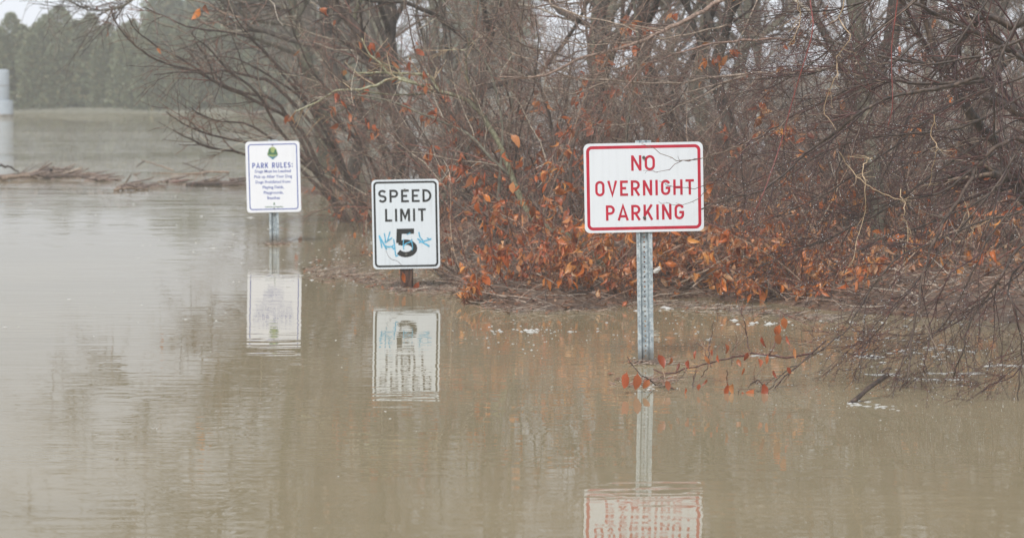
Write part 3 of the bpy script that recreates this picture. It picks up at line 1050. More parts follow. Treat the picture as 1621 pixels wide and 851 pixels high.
def make_bare_tree(seed, h=9.0, r=.13, mt='twig_far', mb='bark_grey', dens=1.0):
    rg = np.random.default_rng(seed)
    k = 14
    P = np.zeros((1, k, 3))
    P[0, :, 2] = np.linspace(-.3, h, k)
    P[0, 1:, :2] = np.cumsum(rg.normal(0, .12, (k - 1, 2)), 0)
    Rd = np.linspace(r, r * .15, k)[None]
    l1 = spawn(P, Rd, 16, (.14, .97), (.5, 1.1), (2.0, 3.8), 9, .55, .008, .14, .07, rg)
    l2 = spawn(*l1, int(11 * dens), (.12, 1), (.4, 1.0), (.7, 1.7), 7, .6, .0035, .16, .05, rg)
    l3 = spawn(*l2, int(7 * dens), (.1, 1), (.35, 1.0), (.25, .75), 5, .7, .0022, .16, .02, rg)
    meshes = [('trunk', mesh_np('trunk', *tubes(P, Rd, 8), M[mb]), None)]
    for i in range(len(l1[0])):
        meshes.append(('limb', mesh_np('limb', *tubes(l1[0][i:i + 1], l1[1][i:i + 1], 5), M[mb]), None))
    meshes.append(('twigs', stuff_mesh('twigs', [(*l2, 3), (*l3, 3)], mt), 'stuff'))
    return meshes


BT = [make_bare_tree(21, 9, .09), make_bare_tree(22, 8, .07), make_bare_tree(23, 10, .11)]
rgx = np.random.default_rng(5)
spots = []
for i in range(15):
    d = rgx.uniform(30, 62)
    lo = 430 if d > 36 else 520
    px = rgx.uniform(lo, 1700)
    spots.append((px, d))
spots += [(1165, 38), (1175, 50), (1150, 31), (1340, 45), (480, 44), (545, 38), (600, 52), (660, 36), (1010, 33), (1090, 46)]
for i, (px, d) in enumerate(spots):
    b = W(px, 300, d); b[2] = float(ground_z(b[0], b[1]))
    t = thing('bare_tree', b, 'hazy leafless tree standing in the woods behind the thicket', 'tree', 'leafless trees in the woods behind')
    s = rgx.uniform(.8, 1.2)
    t.scale = (s, s, s); t.rotation_euler = (rgx.normal(0, .04), rgx.normal(0, .04), rgx.uniform(0, 6.28))
    for nme, me, kd in BT[i % 3]: obj(nme, me, t, kd)


UT = [make_bare_tree(s_, 6.5, .065, 'twig_thicket', 'bark_wood', .9) for s_ in (41, 42)]
for i, (px, d, sc_, lab) in enumerate([(652, 25.5, 1.1, 'upright dark trunk above the right half of the speed limit sign'), (716, 24.4, .9, 'slim upright dark trunk right of the speed limit sign'), (905, 23.2, .9, 'upright trunk behind the left top corner of the parking sign'),
                                       (1052, 24.0, 1.15, 'upright trunk rising behind the parking sign'), (1178, 22.6, 1.0, 'upright trunk just right of the parking sign in the thicket'), (1335, 22.0, 1.25, 'thicker upright trunk behind the hanging tan vines'), (1490, 21.5, 1.1, 'upright trunk behind the dark right hand tangle'), (570, 29.5, 1.2, 'upright trunk between the two left signs, deep in the flood')]):
    b = W(px, 400, d); b[2] = float(ground_z(b[0], b[1]))
    t = thing('slender_tree', b, lab, 'tree', 'slender trees in the thicket')
    t.scale = (sc_, sc_, sc_); t.rotation_euler = ((-.05, .06, .02)[i % 3], (.07, -.09, .03, -.03)[i % 4], i * 1.7)
    for nme, me, kd in UT[i % 2]: obj(nme, me, t, kd)


# ------------------------------------------------------------------ understory shrubs
def make_shrub(seed, h=2.6, stems=11, spread=.5, mt='twig_thicket', n2=9, n3=7, n4=3, r=.012, lean=(0, 0), grav=.0):
    rg = np.random.default_rng(seed)
    k = 11
    P = np.zeros((stems, k, 3)); 
    a = rg.uniform(0, 2 * math.pi, stems); rad = rg.uniform(.02, .22, stems)
    P[:, 0, 0] = rad * np.cos(a); P[:, 0, 1] = rad * np.sin(a); P[:, 0, 2] = -.25
    D = nrm(np.stack([np.cos(a) * spread + lean[0], np.sin(a) * spread + lean[1], np.ones(stems)], -1) + rg.normal(0, .15, (stems, 3)))
    ln = rg.uniform(.6, 1.1, stems)[:, None] * h / (k - 1)
    for j in range(1, k):
        D = nrm(D + rg.normal(0, .11, (stems, 3)) + np.array([lean[0] * .08, lean[1] * .08, grav]))
        P[:, j] = P[:, j - 1] + D * ln
    Rd = np.linspace(1, .3, k)[None] * rg.uniform(.6, 1.2, stems)[:, None] * r
    l2 = spawn(P, Rd, n2, (.12, 1), (.4, 1.2), (.5, 1.3), 7, .6, .0018, .14, -.01, rg)
    l3 = spawn(*l2, n3, (.1, 1), (.4, 1.1), (.2, .6), 5, .7, .0014, .14, -.02, rg)
    bat = [(*l2, 3), (*l3, 3)]
    if n4:
        l4 = spawn(*l3, n4, (.1, 1), (.5, 1.1), (.06, .2), 3, .8, .0012, .1, 0, rg)
        bat.append((*l4, 3))
    meshes = [('stem', mesh_np('stem', *tubes(P[i:i + 1], Rd[i:i + 1], 5), M['bark_brown']), None) for i in range(stems)]
    meshes.append(('twigs', stuff_mesh('twigs', bat, mt), 'stuff'))
    return meshes, l3[0]


US = [make_shrub(31), make_shrub(32, 2.2, 9, .8), make_shrub(33, 3.2, 8, .35, lean=(-.35, -.1)), make_shrub(34, 2.0, 10, .9, mt='twig_red', n4=2)]
rgx = np.random.default_rng(9)
ush = []
for d0, d1, n, lo in ((18.3, 19.6, 8, 1060), (19.8, 22.5, 11, 800), (24.2, 27, 11, 640), (27, 34, 11, 640), (34, 48, 9, 470)):
    for i in range(n):
        px = lo + (1690 - lo) * (i + rgx.uniform(0, 1)) / n
        ush.append((px, rgx.uniform(d0, d1), i, n))
ROW = {0: 'bare brown shrub right on the bank behind the leafy brambles', 1: 'leafless shrub in the tangle a few steps behind the bank', 2: 'soft focused leafless shrub deep in the thicket', 3: 'hazy leafless shrub far back in the thicket'}
for i, (px, d, oi, on) in enumerate(ush):
    b = W(px, 400, d); b[2] = float(ground_z(b[0], b[1]))
    row = 0 if d < 19.5 else 1 if d < 23 else 2 if d < 27 else 3
    t = thing('bare_shrub', b, ROW[row] if row > 1 else ORD[oi] + [' of the low bare shrubs right on the bank', ' of the leafless shrubs tangled just behind the bank'][row], 'shrub', ['shrubs on the bank', 'shrubs behind the bank', 'shrubs deep in the thicket', 'hazy shrubs far back'][row])
    s = rgx.uniform(.75, 1.2) * (.6 if row == 0 else 1)
    t.scale = (s, s, s); t.rotation_euler = (0, 0, rgx.uniform(0, 6.28))
    for nme, me, kd in US[int(rgx.integers(0, 4))][0]: obj(nme, me, t, kd)


# ------------------------------------------------------------------ traced limbs
def traced(parent, pts, d, r0, r1, m, name='limb', sides=6, wig=.004, jit=.0, seed=0, ends=None):
    """pts in photo pixels, listed from thick end to tip; d number or (d_start, d_end)"""
    rg = np.random.default_rng(seed + len(pts) * 7 + int(pts[0][0]))
    d0, d1 = (d, d) if not isinstance(d, tuple) else d
    n = len(pts)
    w3 = [W(x, y, d0 + (d1 - d0) * i / (n - 1)) + np.array([0, rg.normal(0, .05), 0]) for i, (x, y) in enumerate(pts)]
    if ends is not None: w3 = [np.array(e, float) for e in ends] + w3
    k = max(10, len(w3) * 3)
    me, p, rd = limb_mesh(name, w3, r0, r1, m, k, sides, rg, wig)
    obj(name, me, parent, None, 'world')
    return p, rd


def batch(ls, k=16):
    P = np.stack([resample(p, k) for p, r in ls])
    Rr = np.stack([np.interp(np.linspace(0, 1, k), np.linspace(0, 1, len(r)), r) for p, r in ls])
    return P, Rr


# --- left tree with pale trunk
base = WL(524, 300)
t = thing('bare_tree', base, 'pale trunked leafless tree standing in flood water behind the PARK RULES sign', 'tree')
D1 = base[1]
ls = [traced(t, [(524, 310), (520, 260), (512, 215), (506, 165), (492, 116), (485, 101), (474, 63), (466, 20), (452, -60), (440, -180), (450, -330)], D1, .125, .04, 'bark_moss', 'trunk', 10)]
ls.append(traced(t, [(463, 14), (453, 14), (428, 7), (400, 3), (360, -10), (300, -50)], D1, .05, .012, 'bark_grey'))
ls.append(traced(t, [(468, 30), (500, -20), (560, -90), (600, -180)], D1, .05, .012, 'bark_grey'))
for q, pts in enumerate([[(458, -40), (380, -90), (300, -110), (200, -90), (110, -60), (60, 0)], [(448, -120), (350, -200), (240, -230), (140, -210)], [(440, -180), (520, -260), (640, -330)], [(447, -240), (360, -330), (260, -380), (180, -390)],
                         [(470, 40), (400, 30), (340, -5), (250, -20), (190, 12), (143, 16), (110, 2)], [(480, 90), (430, 70), (380, 55), (330, 62), (280, 80)],
                         [(446, -160), (380, -230), (290, -260), (180, -260), (60, -230), (-40, -180)], [(444, -200), (380, -320), (300, -400), (180, -450), (60, -460)], [(446, -170), (400, -200), (330, -190), (250, -160), (150, -130), (40, -110)],
                         [(448, -260), (420, -400), (360, -500), (260, -580)], [(448, -240), (520, -380), (600, -450), (700, -480)], [(442, -150), (360, -170), (260, -330), (140, -360), (0, -340)], [(450, -280), (470, -420), (430, -560), (380, -640)]]):
    ls.append(traced(t, pts, (D1, D1 - 2), .035, .006, 'bark_grey', seed=q))
rg = np.random.default_rng(77)
l2 = spawn(*batch(ls[1:]), 24, (.1, 1), (.3, 1.0), (.5, 1.6), 7, .6, .004, .13, -.02, rg)
l3 = spawn(*l2, 7, (.1, 1), (.3, .9), (.2, .7), 5, .7, .0028, .13, -.03, rg)
obj('twigs', stuff_mesh('twigs', [(*l2, 3), (*l3, 3)], 'twig_far'), t, 'stuff', 'world')
lp = tips(l3[0], 16, rg); leaf_objects(lp, t, (.07, .13), 'leaf', rg)

# --- long limbs reaching left over the river
base = WL(575, 352)
t = thing('leaning_shrub', base, 'leafless shrub whose long dark limbs reach left over the river', 'shrub')
dB = base[1]
L = [[(500, 268), (458, 190), (427, 155), (372, 144), (330, 124), (295, 97), (252, 76), (217, 50), (202, 21)],
     [(510, 275), (470, 200), (407, 161), (349, 136), (306, 111), (256, 99), (221, 78), (190, 47), (173, 17)],
     [(500, 275), (438, 202), (407, 147), (361, 112), (334, 81), (306, 54)],
     [(540, 250), (500, 175), (458, 132), (427, 93), (392, 58), (349, 50), (303, 43), (252, 23), (225, 12)],
     [(480, 245), (430, 235), (388, 225), (330, 213), (295, 198), (264, 176)],
     [(470, 262), (420, 252), (368, 240), (330, 233), (303, 221), (275, 206)],
     [(520, 230), (440, 140), (400, 122), (357, 112), (330, 116), (291, 114), (246, 118)],
     [(600, 290), (569, 226), (541, 197), (488, 148), (442, 106), (400, 63), (370, 20), (350, -30)],
     [(660, 320), (640, 275), (597, 215), (541, 162), (499, 120), (470, 60), (450, 0)],
     [(560, 300), (520, 220), (480, 160), (440, 130), (380, 95), (330, 88)],
     [(560, 320), (470, 250), (400, 200), (340, 190), (300, 170)]]
ls = [traced(t, p, (dB, dB - 1.5), .021, .0045, 'bark_brown', seed=i, ends=[base + np.array([.03 * i - .1, 0, -.2])]) for i, p in enumerate(L)]
rg = np.random.default_rng(78)
bl = batch(ls)
l2 = spawn(*bl, 9, (.25, 1), (.25, .8), (.3, 1.1), 7, .6, .003, .1, .02, rg)
l3 = spawn(*l2, 5, (.1, 1), (.3, .9), (.12, .5), 5, .7, .0022, .12, .0, rg)
obj('twigs', stuff_mesh('twigs', [(*l2, 3), (*l3, 3)], 'twig_thicket'), t, 'stuff', 'world')
leaf_objects(np.array([W(x, y, dB - 1) for x, y in [(468, 176), (463, 185), (458, 180), (553, 200), (548, 110), (318, 12), (325, 5), (555, 205), (530, 275), (474, 78)]]), t, (.09, .14), 'leaf', rg)

# --- mossy tree with lichen covered branch
base = WL(985, 485)
t = thing('mossy_tree', base, 'leaning mossy tree with pale lichen covered branch pointing left', 'tree')
dM = (base[1] + .9, 20.6)
trunk = traced(t, [(985, 484), (950, 414), (910, 378), (862, 358), (828, 325), (798, 247), (781, 211), (767, 190), (745, 162), (717, 150)], dM, .026, .016, 'moss', 'trunk', 8)
L = [([(717, 150), (682, 141), (660, 133), (626, 123), (605, 105), (583, 83), (572, 60)], 'lichen', .014, .005), ([(660, 132), (626, 123), (597, 134), (570, 141), (534, 143), (506, 159), (470, 176)], 'lichen', .014, .006),
     ([(694, 146), (682, 122), (655, 117), (626, 116), (590, 115), (559, 116)], 'lichen', .013, .006), ([(717, 151), (693, 145), (660, 150), (629, 150), (576, 146), (552, 169), (525, 180), (495, 189)], 'moss', .009, .003),
     ([(767, 190), (748, 150), (738, 110), (741, 70), (752, 35), (756, 0)], 'moss', .010, .003), ([(738, 80), (715, 78), (700, 80)], 'lichen', .006, .002), ([(640, 124), (620, 105), (600, 100), (590, 90)], 'lichen', .006, .002)]
ls = [traced(t, p, 20.6, r0, r1, m, 'branch', seed=i) for i, (p, m, r0, r1) in enumerate(L)]
rg = np.random.default_rng(79)
l2 = spawn(*batch(ls), 10, (.1, 1), (.4, 1.0), (.1, .4), 5, .6, .0022, .12, .0, rg)
obj('twigs', stuff_mesh('twigs', [(*l2, 3)], 'tan'), t, 'stuff', 'world')

# --- broken brown trunk
base = WL(640, 345) + np.array([0, 2.0, 0])
t = thing('broken_tree', base, 'dark leaning trunk crossing behind the lichen covered branch', 'tree')
ls = [traced(t, [(700, 330), (660, 250), (612, 150), (590, 106), (569, 53), (530, 7), (500, -60), (470, -200)], 25.2, .07, .04, 'bark_brown', 'trunk', 8, ends=[base + np.array([.6, -1, -.2])]),
      traced(t, [(575, 66), (560, 30), (580, -20), (600, -80)], 26, .03, .012, 'moss', 'limb'),
      traced(t, [(590, 105), (570, 85), (548, 68)], 26, .035, .022, 'rot', 'limb')]
rg = np.random.default_rng(80)
l2 = spawn(*batch(ls), 14, (.3, 1), (.4, 1.1), (.4, 1.4), 7, .5, .003, .13, .0, rg)
l3 = spawn(*l2, 6, (.1, 1), (.4, 1.1), (.15, .5), 5, .6, .0022, .12, .0, rg)
obj('twigs', stuff_mesh('twigs', [(*l2, 3), (*l3, 3)], 'twig_thicket'), t, 'stuff', 'world')

# --- grey sapling
base = W(806, 402, 21.5); base[2] = float(ground_z(base[0], base[1]))
t = thing('sapling', base, 'slim straight grey sapling rising left of the parking sign', 'tree')
s_ = traced(t, [(806, 380), (805, 300), (807, 218), (811, 141), (805, 53), (811, 0), (815, -120), (812, -300)], 21.5, .021, .008, 'bark_grey', 'trunk', 8, ends=[base])
rg = np.random.default_rng(81)
l2 = spawn(*batch([s_]), 26, (.3, 1), (.5, 1.1), (.4, 1.1), 7, .5, .002, .1, .03, rg)
l3 = spawn(*l2, 5, (.1, 1), (.4, 1.1), (.15, .4), 5, .6, .0016, .12, .0, rg)
obj('twigs', stuff_mesh('twigs', [(*l2, 3), (*l3, 3)], 'twig_thicket'), t, 'stuff', 'world')

# --- thicket stems, dark diagonals in the centre left
SHL = [([(822, 330), (820, 296), (781, 254), (738, 212), (675, 183), (620, 160), (560, 150)], .014), ([(960, 430), (870, 345), (828, 300), (788, 263), (749, 223), (700, 160), (660, 90), (640, 0)], .013),
       ([(983, 477), (950, 414), (910, 378), (828, 345), (779, 302), (733, 243), (700, 180)], .012), ([(700, 320), (715, 275), (740, 235), (760, 205), (800, 190)], .014), ([(690, 330), (700, 290), (726, 262), (757, 215), (775, 200)], .010),
       ([(840, 400), (760, 330), (720, 300), (690, 250), (640, 200)], .009), ([(800, 350), (790, 300), (795, 200), (770, 100), (700, 0)], .014), ([(870, 360), (880, 250), (860, 150), (800, 40), (770, -40)], .016),
       ([(900, 380), (905, 250), (935, 120), (925, 0), (930, -150)], .018), ([(1000, 400), (990, 220), (1010, 100), (1000, -20), (980, -200)], .014), ([(760, 350), (700, 300), (640, 230), (600, 180), (520, 160)], .010)]
base = W(880, 410, 20.3); base[2] = float(ground_z(base[0], base[1]))
t = thing('tangled_shrub', base, 'tall tangled shrub with dark diagonal stems left of the parking sign', 'shrub')
ls = []
for i, (p, r) in enumerate(SHL):
    ls.append(traced(t, p, (19.3 + .25 * (i % 5), 20.4), r, r * .4, 'bark_brown' if i % 3 else 'bark_grey', 'stem', seed=i))
rg = np.random.default_rng(82)
l2 = spawn(*batch(ls), 14, (.1, 1), (.4, 1.2), (.3, 1.0), 7, .5, .002, .14, .0, rg)
l3 = spawn(*l2, 7, (.1, 1), (.4, 1.1), (.12, .45), 5, .6, .0016, .14, .0, rg)
obj('twigs', stuff_mesh('twigs', [(*l2, 3), (*l3, 3)], 'twig_thicket'), t, 'stuff', 'world')

# --- arching limbs across the top centre
root = W(1400, 420, 18.6); root[2] = float(ground_z(root[0], root[1]))
t = thing('arching_tree', root, 'bare tree whose long tan limbs arch above the parking sign', 'tree')
tk = traced(t, [(1385, 300), (1370, 150), (1350, 20), (1330, -120), (1310, -330), (1300, -600)], 18.6, .06, .03, 'bark_grey', 'trunk', 9, ends=[root + np.array([0, 0, -.2])])
A = [([(1345, -40), (1260, -40), (1145, 0), (1110, 21), (1064, 42), (1022, 62), (976, 78), (916, 93), (878, 113), (842, 123), (790, 122)], .019), ([(1340, -90), (1060, -70), (900, -30), (870, 0), (892, 16), (941, 30), (983, 39), (1011, 53)], .010),
     ([(1240, -30), (1000, -20), (860, 10), (800, 20), (780, 30)], .009), ([(1360, 100), (1258, 116), (1205, 115), (1131, 123), (1082, 130), (1029, 132), (966, 127), (902, 122), (850, 100), (800, 78), (760, 50)], .011),
     ([(1258, 62), (1205, 63), (1152, 67), (1110, 74), (1060, 90), (1020, 104), (990, 140)], .011), ([(1150, 40), (1100, 53), (1047, 62), (994, 67), (934, 72), (880, 60), (830, 40)], .007),
     ([(1180, 120), (1093, 145), (1061, 152), (1018, 152), (976, 130), (950, 110)], .006), ([(1200, 110), (1107, 153), (1047, 183), (994, 197), (941, 194), (890, 180)], .007),
     ([(1022, 64), (1008, 95), (990, 118), (960, 132), (900, 150), (860, 160)], .007), ([(1040, 60), (1020, 82), (1000, 100), (940, 118), (880, 124), (810, 120)], .007), ([(913, 95), (846, 76), (800, 63), (740, 60)], .006),
     ([(1330, -150), (1200, -170), (1050, -160), (900, -120), (780, -60), (700, 10)], .016), ([(1315, -280), (1180, -360), (1000, -380), (820, -330), (700, -260)], .02), ([(1318, -260), (1450, -330), (1600, -350)], .02), ([(1300, -500), (1150, -620), (950, -660), (780, -600)], .018),
     ([(1310, -380), (1120, -470), (930, -500), (700, -450)], .016)]
ls = [traced(t, p, (18.4, 17.4), r, r * .3, 'twig_arch', 'limb', seed=i) for i, (p, r) in enumerate(A)]
rg = np.random.default_rng(83)
l2 = spawn(*batch(ls), 13, (.1, 1), (.25, .9), (.3, 1.0), 7, .5, .0018, .09, .0, rg)
l3 = spawn(*l2, 5, (.1, 1), (.3, .9), (.12, .45), 5, .6, .0014, .1, -.02, rg)
obj('twigs', stuff_mesh('twigs', [(*l2, 3), (*l3, 3)], 'twig_arch'), t, 'stuff', 'world')

# --- near overhanging shrub, right
root = np.array([3.35, 14.9, 0.0])
t = thing('overhanging_tree', root, 'dark wet leafless tree overhanging the water from the right edge', 'tree')
big = [traced(t, [(1700, 400), (1640, 330), (1607, 279), (1591, 240), (1564, 209), (1533, 178), (1500, 120), (1470, 40), (1450, -60)], 15.0, .05, .014, 'bark_dark', 'trunk', 9, ends=[root + np.array([0, 0, -.4])]),
       traced(t, [(1690, 250), (1621, 182), (1564, 155), (1522, 132), (1491, 105), (1460, 60), (1420, -20)], 14.8, .032, .010, 'bark_dark'),
       traced(t, [(1700, 150), (1621, 93), (1603, 78), (1568, 60), (1537, 47), (1495, 27), (1448, 8), (1400, -20)], 14.4, .018, .008, 'bark_dark'),
       traced(t, [(1720, 330), (1640, 290), (1580, 275), (1522, 268)], 15.0, .033, .026, 'bark_dark'),
       traced(t, [(1720, 280), (1621, 225), (1599, 221), (1572, 233), (1553, 256), (1533, 291), (1510, 330), (1485, 365), (1466, 420), (1451, 488), (1444, 541), (1432, 583), (1423, 619)], (13.8, 12.3), .013, .003, 'bark_brown'),
       traced(t, [(1760, -500), (1690, -200), (1650, 0), (1600, 40), (1560, 23), (1533, 58), (1502, 101), (1490, 120)], 14.6, .03, .008, 'bark_dark')]
NL = [([(1560, 128), (1510, 132), (1448, 130), (1394, 130), (1347, 138), (1289, 167), (1239, 194), (1200, 217), (1150, 232)], 13.6, .0075), ([(1560, 122), (1510, 134), (1471, 141), (1417, 151), (1370, 171), (1328, 205), (1289, 236), (1246, 271), (1200, 302), (1160, 312), (1113, 331)], 13.5, .0085),
      ([(1500, -40), (1440, 8), (1405, 35), (1367, 66), (1332, 97), (1285, 116), (1230, 122), (1180, 128)], 13.8, .0075), ([(1340, 180), (1300, 190), (1280, 149), (1238, 200), (1192, 220), (1160, 236), (1110, 251), (1075, 254), (1047, 243), (1015, 226)], 13.55, .003),
      ([(1110, 252), (1075, 256), (1054, 270), (1022, 271)], 13.55, .0018), ([(1192, 220), (1166, 249), (1137, 282), (1110, 299), (1064, 295), (1044, 287)], 13.5, .0022), ([(1160, 300), (1130, 290), (1107, 312), (1084, 322), (1061, 323), (1041, 318)], 13.5, .0016),
      ([(1621, 330), (1540, 360), (1470, 385), (1427, 400), (1399, 428), (1374, 470), (1349, 506), (1310, 541), (1268, 573), (1240, 594), (1215, 618)], (13.2, 12.7), .0055), ([(1680, 340), (1610, 400), (1585, 432), (1554, 481), (1533, 523), (1518, 569), (1511, 601)], 12.9, .007),
      ([(1700, 480), (1640, 540), (1600, 590), (1560, 612), (1540, 640)], 12.6, .004), ([(1560, 400), (1500, 440), (1480, 500), (1465, 560), (1460, 590)], 12.8, .004), ([(1660, 380), (1600, 440), (1604, 490), (1621, 560), (1612, 620), (1618, 680)], 12.3, .005),
      ([(1621, 230), (1560, 320), (1490, 400), (1430, 470), (1390, 520), (1360, 560)], 13.2, .0055), ([(1600, 200), (1500, 260), (1400, 330), (1320, 370), (1250, 400), (1200, 420)], 13.9, .006), ([(1580, 240), (1490, 300), (1420, 320), (1350, 345), (1290, 350)], 13.9, .005),
      ([(1621, 60), (1540, 90), (1470, 100), (1400, 90), (1330, 70), (1260, 60), (1190, 70)], 13.9, .006), ([(1621, 150), (1550, 190), (1480, 210), (1400, 215), (1330, 230), (1270, 260), (1220, 300)], 13.7, .0055), ([(1500, -60), (1420, -20), (1340, 10), (1260, 20), (1180, 30)], 14.1, .006),
      ([(1621, 20), (1580, 100), (1570, 180), (1590, 260), (1575, 330), (1540, 400)], 13.6, .0055), ([(1460, 60), (1400, 110), (1360, 180), (1330, 260), (1320, 340)], 13.9, .0045), ([(1400, -30), (1330, 60), (1270, 110), (1210, 140), (1150, 150)], 14.2, .005),
      ([(1621, 300), (1560, 380), (1530, 450), (1490, 520), (1440, 560), (1420, 600)], 12.8, .0045), ([(1621, 420), (1570, 470), (1500, 520), (1440, 530), (1390, 528)], 13.0, .004), ([(1640, 200), (1570, 300), (1480, 350), (1390, 380), (1300, 430)], 13.7, .005),
      ([(1621, 120), (1500, 170), (1390, 250), (1300, 310), (1210, 350)], 13.8, .005), ([(1600, -60), (1520, 60), (1450, 160), (1400, 260), (1370, 330)], 14.0, .005),
      ([(1700, -250), (1500, -260), (1300, -200), (1150, -100)], 13.5, .012), ([(1700, -400), (1450, -450), (1200, -400)], 13.5, .012), ([(1700, -120), (1500, -140), (1350, -90), (1250, -30)], 13.8, .010), ([(1700, -560), (1500, -650), (1250, -620)], 13.5, .014)]
ls = [traced(t, p, d, r * (1.5 if p[-1][1] < 480 else 1.05), r * .45, 'bark_dark' if r >= .0045 else 'twig_near', 'branch', seed=i, sides=5) for i, (p, d, r) in enumerate(NL)]
rg = np.random.default_rng(84)
nb = batch([l for l, q in zip(ls, NL) if len(q[0]) > 4 and q[2] > .0032] + big[1:], 18)
l2 = spawn(*nb, 20, (.05, 1), (.25, .9), (.25, .9), 8, .5, .0015, .085, -.015, rg)
l3 = spawn(*l2, 6, (.1, 1), (.35, 1.0), (.08, .36), 5, .6, .0010, .10, -.01, rg)
l4 = spawn(*l3, 2, (.1, 1), (.6, 1.2), (.015, .07), 3, .8, .0009, .08, 0, rg)


low = (l2[0][:, -1, 2] < .75) & (rg.random(len(l2[0])) < .15)
l2 = (l2[0][~low], l2[1][~low])
l3 = spawn(*l2, 6, (.1, 1), (.35, 1.0), (.08, .36), 5, .7, .0010, .14, -.02, rg)
l4 = spawn(*l3, 2, (.1, 1), (.6, 1.2), (.015, .07), 3, .8, .0009, .08, 0, rg)


def clear_sign(P, Rr):
    """nothing grows through the parking sign face or droops under the water"""
    px = 810.5 + P[:, :, 0] / P[:, :, 1] * FPX
    ok = ~((px.min(1) < 1120) & (P[:, :, 1].min(1) < 14.15)) & (P[:, :, 2].min(1) > -.1)
    return P[ok], Rr[ok]


l2, l3, l4 = clear_sign(*l2), clear_sign(*l3), clear_sign(*l4)
obj('twigs', stuff_mesh('twigs', [(*l2, 3), (*l3, 3), (*l4, 3)], 'twig_near'), t, 'stuff', 'world')
l5 = spawn(*batch([ls[i] for i in (3, 4, 5, 6)], 14), 7, (.3, 1), (.5, 1.0), (.015, .06), 3, .7, .0009, .1, 0, rg)
obj('spurs', stuff_mesh('spurs', [(*l5, 3)], 'twig_near'), t, 'stuff', 'world')
near_l3 = l3[0]


# droplets on the near twigs
def b_drop(n, out):
    p = nd(n, 'ShaderNodeBsdfPrincipled')
    p.inputs['Base Color'].default_value = (.9, .93, .95, 1)
    p.inputs['Roughness'].default_value = .05
    p.inputs['Transmission Weight'].default_value = .25
    n.links.new(p.outputs[0], out.inputs[0])


M['drop'] = mat('water_droplets', b_drop)
q = tips(l3[0], 4200, rg, .05, 1)
ov = np.array([(1, 0, 0), (-1, 0, 0), (0, 1, 0), (0, -1, 0), (0, 0, .9), (0, 0, -1.4)])
of = np.array([(0, 2, 4), (2, 1, 4), (1, 3, 4), (3, 0, 4), (2, 0, 5), (1, 2, 5), (3, 1, 5), (0, 3, 5)])
sc = rg.uniform(.0012, .0030, len(q))
V = (q - np.array([0, 0, .003]))[:, None] + ov[None] * sc[:, None, None]
obj('droplets', mesh_np('droplets', V.reshape(-1, 3), (np.arange(len(q))[:, None, None] * 6 + of[None]).reshape(-1, 3), M['drop']), t, 'stuff', 'world')

# red canes and tan vines hanging in front
for i, (pts, d, lab) in enumerate([([(1283, -60), (1283, 0), (1283, 50), (1258, 147), (1235, 232), (1200, 318), (1185, 350)], 13.3, 'long straight red cane slanting down just right of the parking sign'),
                                   ([(1424, -60), (1421, 0), (1413, 77), (1413, 163), (1407, 201)], 13.3, 'short upright red cane hanging in the dark twigs at right')]):
    b = W(*pts[-1], d)
    c = thing('red_cane', b, lab, 'cane')
    traced(c, pts, d, .0032, .0016, 'cane', 'stem', seed=i, wig=.001)
VI = [([(1345, -10), (1330, 30), (1345, 60), (1324, 90), (1324, 120), (1312, 143), (1308, 178), (1320, 205)], 'curly tan vine hanging from the top right branches'),
      ([(1328, 240), (1347, 267), (1367, 287), (1386, 302), (1417, 314), (1440, 330)], 'tan vine curving right beside the long hanging one'),
      ([(1380, 250), (1370, 256), (1363, 275), (1370, 301), (1367, 356), (1352, 405), (1340, 430)], 'long tan vine hanging down towards the orange leaves'),
      ([(1477, 182), (1475, 217), (1480, 230), (1477, 248), (1473, 294)], 'short knotted tan vine right of the long hanging one'),
      ([(1262, 0), (1270, 30), (1262, 50), (1255, 70)], 'pale vine tip at the top edge right of the parking sign'),
      ([(1530, 320), (1540, 345), (1535, 375), (1515, 380), (1490, 372)], 'hooked pale vine near the right edge above the water'),
      ([(1428, 300), (1430, 330), (1428, 345), (1438, 365), (1434, 400), (1440, 440)], 'wavy tan vine left of the grey arching limb')]
for i, (pts, lab) in enumerate(VI):
    d = 13.4
    c = thing('vine', W(*pts[-1], d), lab, 'vine')
    p, r = traced(c, pts, d, .0028, .0016, 'tan', 'stem', seed=i, wig=.005)
    rg = np.random.default_rng(90 + i)
    l2 = spawn(*batch([(p, r)]), 7, (0, 1), (.4, 1.2), (.04, .16), 5, .7, .001, .2, 0, rg)
    obj('tendrils', stuff_mesh('tendrils', [(*l2, 3)], 'tan'), c, 'stuff', 'world')


# ------------------------------------------------------------------ leafy brambles on the bank
def clear_left(P):
    """the two left signs stand free: no stem reaches in front of them"""
    px = 810.5 + P[:, :, 0] / P[:, :, 1] * FPX
    return ~(((px < 708) & (P[:, :, 1] < 18.75)) | ((px < 500) & (P[:, :, 1] < 22.6))).any(1)


